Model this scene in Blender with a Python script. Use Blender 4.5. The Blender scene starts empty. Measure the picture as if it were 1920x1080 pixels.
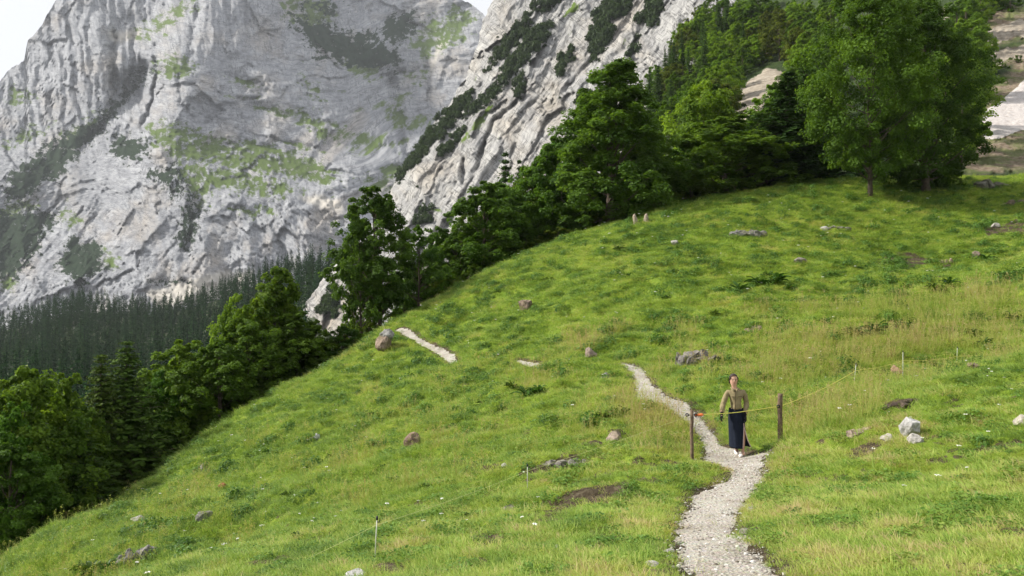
import bpy, bmesh, math, random
import numpy as np
from mathutils import Vector, Matrix

rng = np.random.default_rng(7)
random.seed(7)
R = math.radians
scene = bpy.context.scene
C = scene.collection

# ------------------------------------------------------------------ camera
F = 1500.0                       # focal length in pixels of the 1920 wide photograph
cam = bpy.data.cameras.new('camera')
cam.sensor_width = 36.0
cam.lens = 36.0 * F / 1920.0
cam.clip_start = 0.05
cam.clip_end = 20000
camo = bpy.data.objects.new('camera', cam)
C.objects.link(camo)
camo.rotation_euler = (R(90), 0, 0)
scene.camera = camo

# ------------------------------------------------------------------ world, sun, exposure
SUN_AZ, SUN_EL = R(-80), R(37)   # azimuth from +Y (view direction), negative is left
world = bpy.data.worlds.new('World')
scene.world = world
world.use_nodes = True
nt = world.node_tree
bg = nt.nodes['Background']
sky = nt.nodes.new('ShaderNodeTexSky')
sky.sky_type = 'NISHITA'
sky.sun_disc = False
sky.sun_elevation = SUN_EL
sky.sun_rotation = SUN_AZ
sky.air_density = 1.0
sky.dust_density = 2.0
mixw = nt.nodes.new('ShaderNodeMix')
mixw.data_type = 'RGBA'
mixw.inputs['Factor'].default_value = 0.88        # thin bright overcast over the blue
mixw.inputs['B'].default_value = (9.6, 9.75, 10.0, 1)
nt.links.new(sky.outputs[0], mixw.inputs['A'])
nt.links.new(mixw.outputs['Result'], bg.inputs[0])
bg.inputs[1].default_value = 0.062
sun = bpy.data.lights.new('sun', 'SUN')
sun.energy = 4.4
sun.angle = R(4)
sun.color = (1.0, 0.95, 0.86)
suno = bpy.data.objects.new('sun', sun)
C.objects.link(suno)
sd = Vector((math.sin(SUN_AZ) * math.cos(SUN_EL), math.cos(SUN_AZ) * math.cos(SUN_EL), math.sin(SUN_EL)))
suno.rotation_euler = (-sd).to_track_quat('-Z', 'Y').to_euler()
scene.view_settings.view_transform = 'Standard'
scene.view_settings.look = 'None'
scene.view_settings.exposure = 0.78
scene.view_settings.gamma = 1.0
scene.render.engine = 'CYCLES'
cy = scene.cycles
cy.use_denoising = True
cy.max_bounces = 6
cy.diffuse_bounces = 3
cy.glossy_bounces = 2
cy.transmission_bounces = 3
cy.volume_bounces = 0
cy.transparent_max_bounces = 4
cy.use_adaptive_sampling = True
cy.adaptive_threshold = 0.02

# ------------------------------------------------------------------ helpers: noise, masks, fits
def _hash(ix, iy, seed):
    h = (ix.astype(np.int64) * 374761393 + iy.astype(np.int64) * 668265263 + seed * 974634721) & 0xffffffff
    h = ((h ^ (h >> 13)) * 1274126177) & 0xffffffff
    h = (h ^ (h >> 16)) & 0xffffffff
    return h / 4294967295.0

def vnoise(x, y, seed=0):
    x = np.asarray(x, float); y = np.asarray(y, float)
    ix = np.floor(x); iy = np.floor(y)
    fx = x - ix; fy = y - iy
    ux = fx * fx * fx * (fx * (fx * 6 - 15) + 10); uy = fy * fy * fy * (fy * (fy * 6 - 15) + 10)
    def g(a, b):
        t = _hash(ix + a, iy + b, seed) * 6.2831853
        return np.cos(t) * (fx - a) + np.sin(t) * (fy - b)
    return ((g(0, 0) * (1 - ux) + g(1, 0) * ux) * (1 - uy) + (g(0, 1) * (1 - ux) + g(1, 1) * ux) * uy) * 1.5

def fbm(x, y, oct=4, seed=0, gain=0.5, lac=2.03):
    s = 0; a = 1.0; t = 0
    for i in range(oct):
        s = s + a * vnoise(x, y, seed + i * 17); t += a
        a *= gain; x = x * lac + 3.7; y = y * lac - 1.9
    return s / t

def ridged(x, y, oct=4, seed=0, gain=0.5):
    s = 0; a = 1.0; t = 0
    for i in range(oct):
        s = s + a * (1 - 2 * np.abs(vnoise(x, y, seed + i * 31))); t += a
        a *= gain; x = x * 2.07 + 1.3; y = y * 2.07 + 5.1
    return s / t

def facets(x, y, seed=0, tilt=1.0):
    """broken rock: cells of random height, each with a plane of its own"""
    x = np.asarray(x, float); y = np.asarray(y, float); ix = np.floor(x); iy = np.floor(y)
    best = np.full(x.shape, 1e9); val = np.zeros(x.shape)
    for a in (-1, 0, 1):
        for b in (-1, 0, 1):
            cx, cy = ix + a, iy + b
            dx = x - cx - _hash(cx, cy, seed); dy = y - cy - _hash(cx, cy, seed + 5)
            r2 = dx * dx + dy * dy; m = r2 < best
            v = _hash(cx, cy, seed + 9) - 0.5 + tilt * (dx * (_hash(cx, cy, seed + 11) - 0.5) + dy * (_hash(cx, cy, seed + 13) - 0.5)) * 2
            best = np.where(m, r2, best); val = np.where(m, v, val)
    return val

def sstep(a, b, x):
    t = np.clip((x - a) / (b - a), 0, 1)
    return t * t * (3 - 2 * t)

def poly_sd(px, py, poly):
    """signed distance to a polygon, positive inside"""
    px = np.asarray(px, float); py = np.asarray(py, float)
    d = np.full(px.shape, 1e9); ins = np.zeros(px.shape, bool)
    n = len(poly)
    for i in range(n):
        x0, y0 = poly[i]; x1, y1 = poly[(i + 1) % n]
        ex, ey = x1 - x0, y1 - y0
        t = np.clip(((px - x0) * ex + (py - y0) * ey) / (ex * ex + ey * ey + 1e-9), 0, 1)
        d = np.minimum(d, np.hypot(px - x0 - t * ex, py - y0 - t * ey))
        if y0 != y1:
            ins ^= ((y0 > py) != (y1 > py)) & (px < ex * (py - y0) / (y1 - y0) + x0)
    return np.where(ins, d, -d)

def mask(px, py, polys, soft=8, warp=10, wl=25, seed=3, bias=0):
    wx = px + warp * fbm(px / wl, py / wl, 4, seed, 0.6); wy = py + warp * fbm(px / wl, py / wl, 4, seed + 99, 0.6)
    m = np.zeros(np.shape(px))
    for p in polys:
        m = np.maximum(m, sstep(-soft, soft, poly_sd(wx, wy, p) + bias))
    return m

def line_dist(px, py, pts):
    d = np.full(np.shape(px), 1e9)
    for (x0, y0), (x1, y1) in zip(pts[:-1], pts[1:]):
        ex, ey = x1 - x0, y1 - y0
        t = np.clip(((px - x0) * ex + (py - y0) * ey) / (ex * ex + ey * ey + 1e-9), 0, 1)
        d = np.minimum(d, np.hypot(px - x0 - t * ex, py - y0 - t * ey))
    return d

class TPS:
    """thin plate spline surface through scattered control points"""
    def __init__(s, pts, scale=1.0, lam=1e-4):
        p = np.array(pts, float); s.k = p[:, :2] / scale; s.scale = scale
        n = len(p); K = s.U(s.k, s.k) + lam * np.eye(n); P = np.c_[np.ones(n), s.k]
        A = np.block([[K, P], [P.T, np.zeros((3, 3))]])
        s.w = np.linalg.solve(A, np.r_[p[:, 2], 0, 0, 0])
    @staticmethod
    def U(a, b):
        r2 = ((a[:, None, :] - b[None]) ** 2).sum(2)
        return 0.5 * r2 * np.log(r2 + 1e-12)
    def __call__(s, x, y):
        x = np.asarray(x, float); sh = x.shape
        q = np.c_[x.ravel(), np.asarray(y, float).ravel()] / s.scale
        out = np.empty(len(q))
        for i in range(0, len(q), 40000):
            c = q[i:i + 40000]
            out[i:i + 40000] = TPS.U(c, s.k) @ s.w[:-3] + s.w[-3] + c @ s.w[-2:]
        return out.reshape(sh)

def P3(px, py, d):
    """point of the world seen at a photo position at a given depth"""
    return np.stack([(np.asarray(px, float) - 960) / F * d, np.asarray(d, float) + 0 * np.asarray(px, float), (540 - np.asarray(py, float)) / F * d], -1)

# ------------------------------------------------------------------ helpers: meshes and tagging
def mesh_np(name, verts, quads=None, tris=None, attrs=None, smooth=True):
    me = bpy.data.meshes.new(name)
    verts = np.asarray(verts, np.float32)
    q = np.zeros((0, 4), np.int32) if quads is None else np.asarray(quads, np.int32).reshape(-1, 4)
    t = np.zeros((0, 3), np.int32) if tris is None else np.asarray(tris, np.int32).reshape(-1, 3)
    me.vertices.add(len(verts)); me.vertices.foreach_set('co', verts.ravel())
    me.loops.add(q.size + t.size); me.loops.foreach_set('vertex_index', np.r_[q.ravel(), t.ravel()].astype(np.int32))
    me.polygons.add(len(q) + len(t))
    st = np.r_[np.arange(len(q)) * 4, q.size + np.arange(len(t)) * 3].astype(np.int32)
    me.polygons.foreach_set('loop_start', st)
    me.polygons.foreach_set('use_smooth', np.full(len(q) + len(t), smooth))
    for k, v in (attrs or {}).items():
        v = np.asarray(v, np.float32)
        if v.ndim == 2:
            a = me.attributes.new(k, 'FLOAT_VECTOR', 'POINT'); a.data.foreach_set('vector', v.ravel())
        else:
            a = me.attributes.new(k, 'FLOAT', 'POINT'); a.data.foreach_set('value', v)
    me.update(calc_edges=True); me.validate()
    return me

def grid_quads(nr, nc):
    i = np.arange(nr - 1)[:, None] * nc + np.arange(nc - 1)[None]
    return np.stack([i, i + 1, i + nc + 1, i + nc], -1).reshape(-1, 4)

def link(name, me, m=None, parent=None):
    o = bpy.data.objects.new(name, me); C.objects.link(o)
    if m and me is not None and not me.materials: me.materials.append(m)
    if parent: o.parent = parent
    return o

def tag(o, label=None, cat=None, group=None, kind=None):
    if label: o['label'] = label
    if cat: o['category'] = cat
    if group: o['group'] = group
    if kind: o['kind'] = kind
    return o

def thing(name, label, cat, loc=(0, 0, 0), rz=0, group=None):
    o = bpy.data.objects.new(name, None); C.objects.link(o)
    o.empty_display_size = 0.3
    o.location = loc; o.rotation_euler = (0, 0, rz)
    return tag(o, label, cat, group)

def copy_thing(root, parts=True):
    r = root.copy(); C.objects.link(r)
    if parts:
        for ch in list(root.children):
            c = ch.copy(); C.objects.link(c); c.parent = r
            for g in ch.children:
                e = g.copy(); C.objects.link(e); e.parent = c
    return r

class MB:
    """collects tubes, cards and blobs into one mesh"""
    def __init__(s): s.v = []; s.q = []; s.t = []; s.n = 0; s.a = []
    def add(s, v, q=None, t=None, a=0.5):
        v = np.asarray(v, float)
        if q is not None: s.q.append(np.asarray(q).reshape(-1, 4) + s.n)
        if t is not None: s.t.append(np.asarray(t).reshape(-1, 3) + s.n)
        s.v.append(v); s.n += len(v)
        s.a.append(np.broadcast_to(np.asarray(a, float), (len(v),)))
    def tube(s, pts, rad, n=7, cap=True, a=0.5, jitter=0):
        pts = np.asarray(pts, float); rad = np.broadcast_to(np.asarray(rad, float), (len(pts),))
        tg = np.gradient(pts, axis=0); tg /= np.linalg.norm(tg, axis=1)[:, None] + 1e-9
        up = np.array([0, 0, 1.0]) if abs(tg[:, 2]).mean() < 0.9 else np.array([1.0, 0, 0])
        x = np.cross(tg, up); x /= np.linalg.norm(x, axis=1)[:, None] + 1e-9
        y = np.cross(x, tg)
        an = np.arange(n) * 2 * math.pi / n
        rr = rad[:, None, None] * (1 + jitter * (rng.random((len(pts), n, 1)) - 0.5))
        v = pts[:, None] + rr * (np.cos(an)[None, :, None] * x[:, None] + np.sin(an)[None, :, None] * y[:, None])
        k = len(pts); i = np.arange(k - 1)[:, None] * n + np.arange(n)[None]; j = np.arange(k - 1)[:, None] * n + (np.arange(n)[None] + 1) % n
        q = np.stack([i, j, j + n, i + n], -1).reshape(-1, 4)
        v = v.reshape(-1, 3); t = None
        if cap:
            v = np.r_[v, pts[:1], pts[-1:]]; b = k * n
            r = np.arange(n); r2 = (r + 1) % n
            t = np.r_[np.stack([np.full(n, b), r2, r], -1), np.stack([np.full(n, b + 1), (k - 1) * n + r, (k - 1) * n + r2], -1)]
        s.add(v, q, t, a)
    def cards(s, c, nrm, size, aspect=1.0, a=0.5, bend=0.25):
        """leaf shaped cards: pointed, folded along the middle"""
        n = len(c); size = np.broadcast_to(size, (n,))[:, None]
        nrm = nrm / (np.linalg.norm(nrm, axis=1)[:, None] + 1e-9)
        r = rng.normal(size=(n, 3)); u = np.cross(nrm, r); u /= np.linalg.norm(u, axis=1)[:, None] + 1e-9
        w = np.cross(nrm, u)
        p0 = c - u * size * 0.5; p2 = c + u * size * 0.5
        side = size * 0.5 * aspect
        p1 = c + w * side + nrm * size * bend * 0.5; p3 = c - w * side + nrm * size * bend * 0.5
        v = np.stack([p0, p1, p2, p3], 1).reshape(-1, 3)
        q = np.arange(4 * n).reshape(-1, 4)
        a = np.repeat(np.broadcast_to(np.asarray(a, float), (n,)), 4)
        s.add(v, q, None, a)
    def mesh(s, name, smooth=True):
        return mesh_np(name, np.concatenate(s.v), np.concatenate(s.q) if s.q else None, np.concatenate(s.t) if s.t else None,
                       {'tint': np.concatenate(s.a)}, smooth)

# ------------------------------------------------------------------ materials
def new_mat(name):
    m = bpy.data.materials.new(name); m.use_nodes = True
    n = m.node_tree; b = n.nodes['Principled BSDF']
    b.inputs['Roughness'].default_value = 0.85
    b.inputs['Specular IOR Level'].default_value = 0.2
    return m, n, b

class NT:
    """short hand for node building"""
    def __init__(s, n): s.n = n
    def node(s, t, **k):
        x = s.n.nodes.new(t)
        for a, v in k.items(): setattr(x, a, v)
        return x
    def lk(s, a, b): s.n.links.new(a, b)
    def noise(s, vec, scale, detail=6, rough=0.6, dist=0.0):
        x = s.node('ShaderNodeTexNoise'); x.inputs['Scale'].default_value = scale; x.inputs['Detail'].default_value = detail
        x.inputs['Roughness'].default_value = rough; x.inputs['Distortion'].default_value = dist
        if vec is not None: s.lk(vec, x.inputs['Vector'])
        return x.outputs['Fac']
    def voro(s, vec, scale, feat='DISTANCE_TO_EDGE', rnd=1.0):
        x = s.node('ShaderNodeTexVoronoi', feature=feat); x.inputs['Scale'].default_value = scale; x.inputs['Randomness'].default_value = rnd
        if vec is not None: s.lk(vec, x.inputs['Vector'])
        return x.outputs['Distance']
    def attr(s, name, typ='GEOMETRY', out='Fac'):
        x = s.node('ShaderNodeAttribute', attribute_type=typ, attribute_name=name); return x.outputs[out]
    def ramp(s, fac, stops, interp='LINEAR'):
        x = s.node('ShaderNodeValToRGB'); x.color_ramp.interpolation = interp
        e = x.color_ramp.elements
        while len(e) < len(stops): e.new(0.5)
        for el, (p, c) in zip(e, stops):
            el.position = p; el.color = (*c, 1) if len(c) == 3 else c
        s.lk(fac, x.inputs[0]); return x.outputs[0]
    def g(s, fac, a, b):
        return s.ramp(fac, [(a, (0, 0, 0)), (b, (1, 1, 1))])
    def mix(s, fac, a, b, mode='MIX'):
        x = s.node('ShaderNodeMix', data_type='RGBA', blend_type=mode)
        for sock, v in (('Factor', fac), ('A', a), ('B', b)):
            i = x.inputs[sock]
            if isinstance(v, (int, float)): i.default_value = v
            elif isinstance(v, tuple): i.default_value = (*v, 1)
            else: s.lk(v, i)
        return x.outputs['Result']
    def math(s, op, a, b=None):
        x = s.node('ShaderNodeMath', operation=op)
        for i, v in enumerate((a, b)):
            if v is None: continue
            if isinstance(v, (int, float)): x.inputs[i].default_value = v
            else: s.lk(v, x.inputs[i])
        return x.outputs[0]
    def mapv(s, vec, scale=(1, 1, 1), rot=(0, 0, 0)):
        x = s.node('ShaderNodeMapping'); x.inputs['Scale'].default_value = scale; x.inputs['Rotation'].default_value = rot
        s.lk(vec, x.inputs['Vector']); return x.outputs[0]
    def pos(s): return s.node('ShaderNodeNewGeometry').outputs['Position']
    def objc(s): return s.node('ShaderNodeTexCoord').outputs['Object']
    def bump(s, h, strength, dist, bsdf, prev=None):
        x = s.node('ShaderNodeBump'); x.inputs['Strength'].default_value = strength; x.inputs['Distance'].default_value = dist
        s.lk(h, x.inputs['Height'])
        if prev is not None: s.lk(prev, x.inputs['Normal'])
        s.lk(x.outputs[0], bsdf.inputs['Normal']); return x.outputs[0]

def plain(name, col, rough=0.7, spec=0.2, var=0.15, scale=8):
    m, n, b = new_mat(name); t = NT(n)
    f = t.noise(t.objc(), scale, 5)
    c = t.ramp(f, [(0.3, tuple(max(0, x * (1 - var)) for x in col)), (0.7, tuple(min(1, x * (1 + var)) for x in col))])
    t.lk(c, b.inputs['Base Color']); b.inputs['Roughness'].default_value = rough; b.inputs['Specular IOR Level'].default_value = spec
    return m

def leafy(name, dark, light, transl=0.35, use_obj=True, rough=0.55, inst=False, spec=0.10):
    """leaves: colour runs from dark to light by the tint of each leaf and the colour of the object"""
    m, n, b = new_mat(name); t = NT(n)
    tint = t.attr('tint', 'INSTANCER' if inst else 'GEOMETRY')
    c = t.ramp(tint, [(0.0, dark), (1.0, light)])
    if use_obj:
        oi = t.node('ShaderNodeObjectInfo')
        c = t.mix(1.0, c, oi.outputs['Color'], 'MULTIPLY')
    t.lk(c, b.inputs['Base Color']); b.inputs['Roughness'].default_value = rough
    b.inputs['Specular IOR Level'].default_value = spec
    tr = t.node('ShaderNodeBsdfTranslucent'); tc = t.mix(1.0, c, (1.25, 1.2, 0.6), 'MULTIPLY'); t.lk(tc, tr.inputs['Color'])
    mx = t.node('ShaderNodeMixShader'); mx.inputs[0].default_value = transl
    t.lk(b.outputs[0], mx.inputs[1]); t.lk(tr.outputs[0], mx.inputs[2])
    t.lk(mx.outputs[0], n.nodes['Material Output'].inputs['Surface'])
    return m

# ================================================================== THE SETTING
# ------------------------------------------------------------------ rock wall material
def rock_mat(name, light, mid, dark, warm, grass, scrub, su, sv, bump=1.0, pale=(0.55, 0.52, 0.47), crack=0.6, lw=1.4):
    """bare limestone; su and sv are the sizes of its texture along and across the bedding, ruv runs along the bedding, ruw along the joints, steep says which of the two rules"""
    m, n, b = new_mat(name); t = NT(n)
    uv = t.attr('ruv', out='Vector'); uw = t.attr('ruw', out='Vector'); st = t.attr('steep')
    def both(fu, fv, det, rough, dist=0.0, z=1):
        a = t.noise(t.mapv(uv, (1 / (su * fu), 1 / (sv * fv), z)), 1.0, det, rough, dist)
        c = t.noise(t.mapv(uw, (1 / (su * fu), 1 / (sv * fv), z)), 1.0, det, rough, dist)
        x = t.node('ShaderNodeMix', data_type='FLOAT'); t.lk(st, x.inputs['Factor']); t.lk(a, x.inputs['A']); t.lk(c, x.inputs['B']); return x.outputs['Result']
    iso = t.noise(t.mapv(uv, (1 / (su * 0.9), 1 / (su * 0.9), 3)), 1.0, 9, 0.68, 0.25)
    big = t.noise(t.mapv(uv, (1 / (su * 5), 1 / (su * 4), 1)), 1.0, 5, 0.6)
    streak = both(1.4, 1.0, 9, 0.68, 0.35)
    fine = t.noise(t.mapv(uv, (1 / (su * 0.25), 1 / (su * 0.22), 2)), 1.0, 6, 0.7, 0.2)
    mx = t.math('ADD', t.math('MULTIPLY', iso, 0.5), t.math('MULTIPLY', streak, 0.5))
    col = t.ramp(mx, [(0.34, dark), (0.43, mid), (0.54, light), (0.70, tuple(min(1, x * 1.10) for x in light))])
    col = t.mix(t.math('MULTIPLY', t.g(big, 0.45, 0.66), 0.55), col, mid)
    wm = t.noise(t.mapv(uv, (1 / (su * 4), 1 / (su * 4), 3)), 1.0, 5, 0.65)
    col = t.mix(t.math('MULTIPLY', t.g(wm, 0.50, 0.70), 0.6), col, warm)
    col = t.mix(0.5, col, t.ramp(fine, [(0.25, (0.28, 0.28, 0.29)), (0.5, (0.5, 0.5, 0.5)), (0.75, (0.72, 0.71, 0.70))]), 'OVERLAY')
    # thin cracks and bedding joints, broken up
    ck = t.noise(t.mapv(uv, (1 / (su * 1.6), 1 / (sv * 0.9), 7)), 1.0, 7, 0.62, 0.4)
    ck2 = t.noise(t.mapv(uw, (1 / (su * 2.2), 1 / (sv * 1.3), 9)), 1.0, 7, 0.62, 0.4)
    ck3 = both(5.0, 0.55, 3, 0.5, 0.2, 11)
    def line(f, wdt): return t.ramp(t.math('ABSOLUTE', t.math('SUBTRACT', f, 0.5)), [(0.0, (1, 1, 1)), (wdt * lw, (0, 0, 0))])
    crk = t.math('MAXIMUM', t.math('MULTIPLY', line(ck, 0.016), t.g(fine, 0.36, 0.55)), t.math('MULTIPLY', line(ck2, 0.013), t.g(iso, 0.40, 0.56)))
    crk = t.math('MAXIMUM', crk, t.math('MULTIPLY', line(ck3, 0.016), t.g(streak, 0.48, 0.66)))
    col = t.mix(t.math('MULTIPLY', crk, crack), col, tuple(x * 0.6 for x in dark))
    col = t.mix(t.attr('pale'), col, pale)
    gf = t.noise(t.mapv(uv, (1 / (su * 0.8), 1 / (su * 0.5), 2)), 1.0, 7, 0.72)
    gcol = t.ramp(gf, [(0.3, tuple(x * 0.62 for x in grass)), (0.55, grass), (0.75, tuple(x * 1.3 for x in grass))])
    gm = t.math('ADD', t.attr('grass'), t.math('MULTIPLY', t.math('SUBTRACT', gf, 0.5), 3.0))
    gm = t.math('MULTIPLY', t.g(gm, 0.44, 0.74), t.g(t.attr('grass'), 0.02, 0.15))
    col = t.mix(gm, col, gcol)
    sf = t.noise(t.mapv(uv, (1 / (su * 0.5), 1 / (su * 0.4), 5)), 1.0, 7, 0.75)
    sm = t.math('ADD', t.attr('scrub'), t.math('MULTIPLY', t.math('SUBTRACT', sf, 0.5), 3.6))
    sm = t.math('MULTIPLY', t.g(sm, 0.45, 0.62), t.g(t.attr('scrub'), 0.02, 0.12))
    col = t.mix(sm, col, t.mix(sf, tuple(x * 0.6 for x in scrub), tuple(x * 1.6 for x in scrub)))
    t.lk(col, b.inputs['Base Color']); b.inputs['Roughness'].default_value = 0.95; b.inputs['Specular IOR Level'].default_value = 0.05
    h = t.math('ADD', mx, t.math('MULTIPLY', fine, 0.3))
    h = t.math('SUBTRACT', h, t.math('MULTIPLY', crk, 0.12))
    h = t.math('ADD', h, t.math('MULTIPLY', t.math('MULTIPLY', sm, sf), 0.5))
    t.bump(h, 0.8, bump, b)
    return m

# ------------------------------------------------------------------ the great wall across the valley
SKYL = [(-420, 330), (-200, 235), (-60, 175), (0, 150), (15, 132), (45, 112), (52, 75), (75, 50), (92, 20), (105, 0), (135, -30), (240, -75), (420, -120), (600, -110), (760, -55), (850, -12), (876, 4), (893, 12), (905, 24), (930, 55), (1010, 120), (1120, 200)]
def far_depth(px, py):
    return 0
FD = TPS([(-400, 600, 1350), (-100, 600, 1280), (150, 600, 1180), (330, 600, 1100), (500, 600, 1130), (700, 600, 1200), (900, 600, 1350),
          (-400, 300, 1800), (-100, 300, 1620), (50, 420, 1500), (50, 330, 1600), (50, 200, 1900), (60, 110, 2080), (120, 0, 2150), (-200, 200, 2050),
          (190, 60, 1980), (200, 200, 1800), (235, 120, 1900), (260, 60, 2050), (262, 180, 1870), (275, 130, 1880), (150, 300, 1640), (110, 470, 1340), (200, 420, 1400),
          (302, 120, 1680), (305, 220, 1590), (360, 60, 1780), (380, 0, 1850), (420, -100, 2000), (430, 130, 1720), (430, 225, 1600), (480, 60, 1830),
          (540, 130, 1790), (560, 220, 1650), (600, 60, 2030), (640, 150, 1880), (700, 90, 2050), (740, 140, 2060), (760, 230, 1850), (660, 240, 1690),
          (300, 270, 1540), (400, 290, 1500), (520, 310, 1470), (640, 340, 1440), (740, 340, 1500), (320, 360, 1400), (430, 360, 1380), (520, 390, 1330), (640, 410, 1330),
          (280, 430, 1280), (420, 450, 1235), (330, 520, 1150), (560, 480, 1210), (800, 60, 2150), (860, 30, 2200), (830, 130, 1980), (870, 100, 2020), (820, 220, 1850),
          (600, -80, 2250), (240, -60, 2200), (900, 300, 1750), (1100, 200, 1900), (1100, 500, 1500)], 100, 2e-3)
G1 = [[(275, 236), (330, 233), (372, 246), (400, 262), (480, 264), (560, 285), (612, 312), (645, 348), (600, 342), (520, 332), (430, 312), (335, 300), (284, 272)],
      [(318, 312), (420, 313), (520, 338), (565, 358), (505, 370), (420, 352), (372, 374), (342, 344)],
      [(360, 375), (396, 363), (390, 384), (368, 390)], [(676, 334), (740, 318), (733, 360), (690, 358)],
      [(560, 232), (640, 252), (720, 257), (770, 265), (745, 282), (672, 277), (600, 262)],
      [(300, 110), (350, 105), (375, 138), (330, 146), (292, 142)], [(430, 143), (470, 148), (492, 165), (455, 160)],
      [(560, 150), (600, 160), (605, 185), (570, 180)], [(796, 40), (868, 12), (900, 40), (852, 82), (790, 112), (772, 96)],
      [(738, 172), (762, 176), (758, 196)], [(515, -10), (600, -10), (640, 28), (602, 62), (560, 42), (530, 25)], [(636, 80), (720, 128), (690, 152), (640, 122)],
      [(10, 165), (64, 178), (60, 196), (20, 190)], [(120, 385), (150, 420), (128, 432), (112, 410)], [(-20, 400), (40, 376), (76, 384), (40, 402), (0, 420)],
      [(188, 468), (222, 478), (214, 506), (196, 502)], [(256, 62), (352, 0), (374, 0), (345, 30), (300, 60), (264, 82)], [(0, 500), (30, 510), (24, 545), (0, 550)],
      [(120, 250), (200, 208), (180, 240), (130, 290)], [(0, 270), (60, 240), (100, 235), (40, 270)], [(700, 190), (760, 210), (800, 240), (760, 250)], [(480, 200), (560, 205), (640, 235), (560, 228)],
      [(420, 385), (500, 392), (512, 402), (450, 400)], [(760, 150), (800, 130), (790, 150)]]
S1 = [[(272, 126), (288, 130), (250, 168), (216, 216), (172, 266), (100, 335), (40, 380), (8, 372), (20, 330), (70, 288), (128, 250), (188, 216), (222, 180)],
      [(540, 30), (620, 48), (700, 70), (752, 100), (745, 126), (700, 132), (640, 122), (590, 92)], [(352, 376), (374, 394), (366, 430), (352, 468), (334, 460), (344, 420)],
      [(-20, 405), (60, 392), (108, 408), (80, 450), (30, 520), (-20, 520)], [(130, 442), (180, 458), (198, 505), (150, 532), (108, 512)], [(210, 250), (262, 262), (280, 290), (240, 300), (205, 290)],
      [(700, 60), (760, 20), (790, 30), (750, 80)], [(275, 320), (330, 315), (345, 340), (300, 345)], [(560, 0), (640, 10), (620, 30)], [(300, 345), (345, 350), (360, 372), (330, 366)], [(276, 528), (330, 522), (350, 528), (300, 534)]]
PALE = [[(270, 545), (330, 538), (440, 518), (470, 505), (440, 560), (300, 580)], [(320, 535), (430, 505), (440, 520), (330, 550)], [(205, 62), (265, 55), (258, 72), (215, 80)],
        [(820, 75), (845, 72), (812, 120), (806, 140)], [(640, 380), (600, 365), (560, 372), (640, 400)]]
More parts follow.
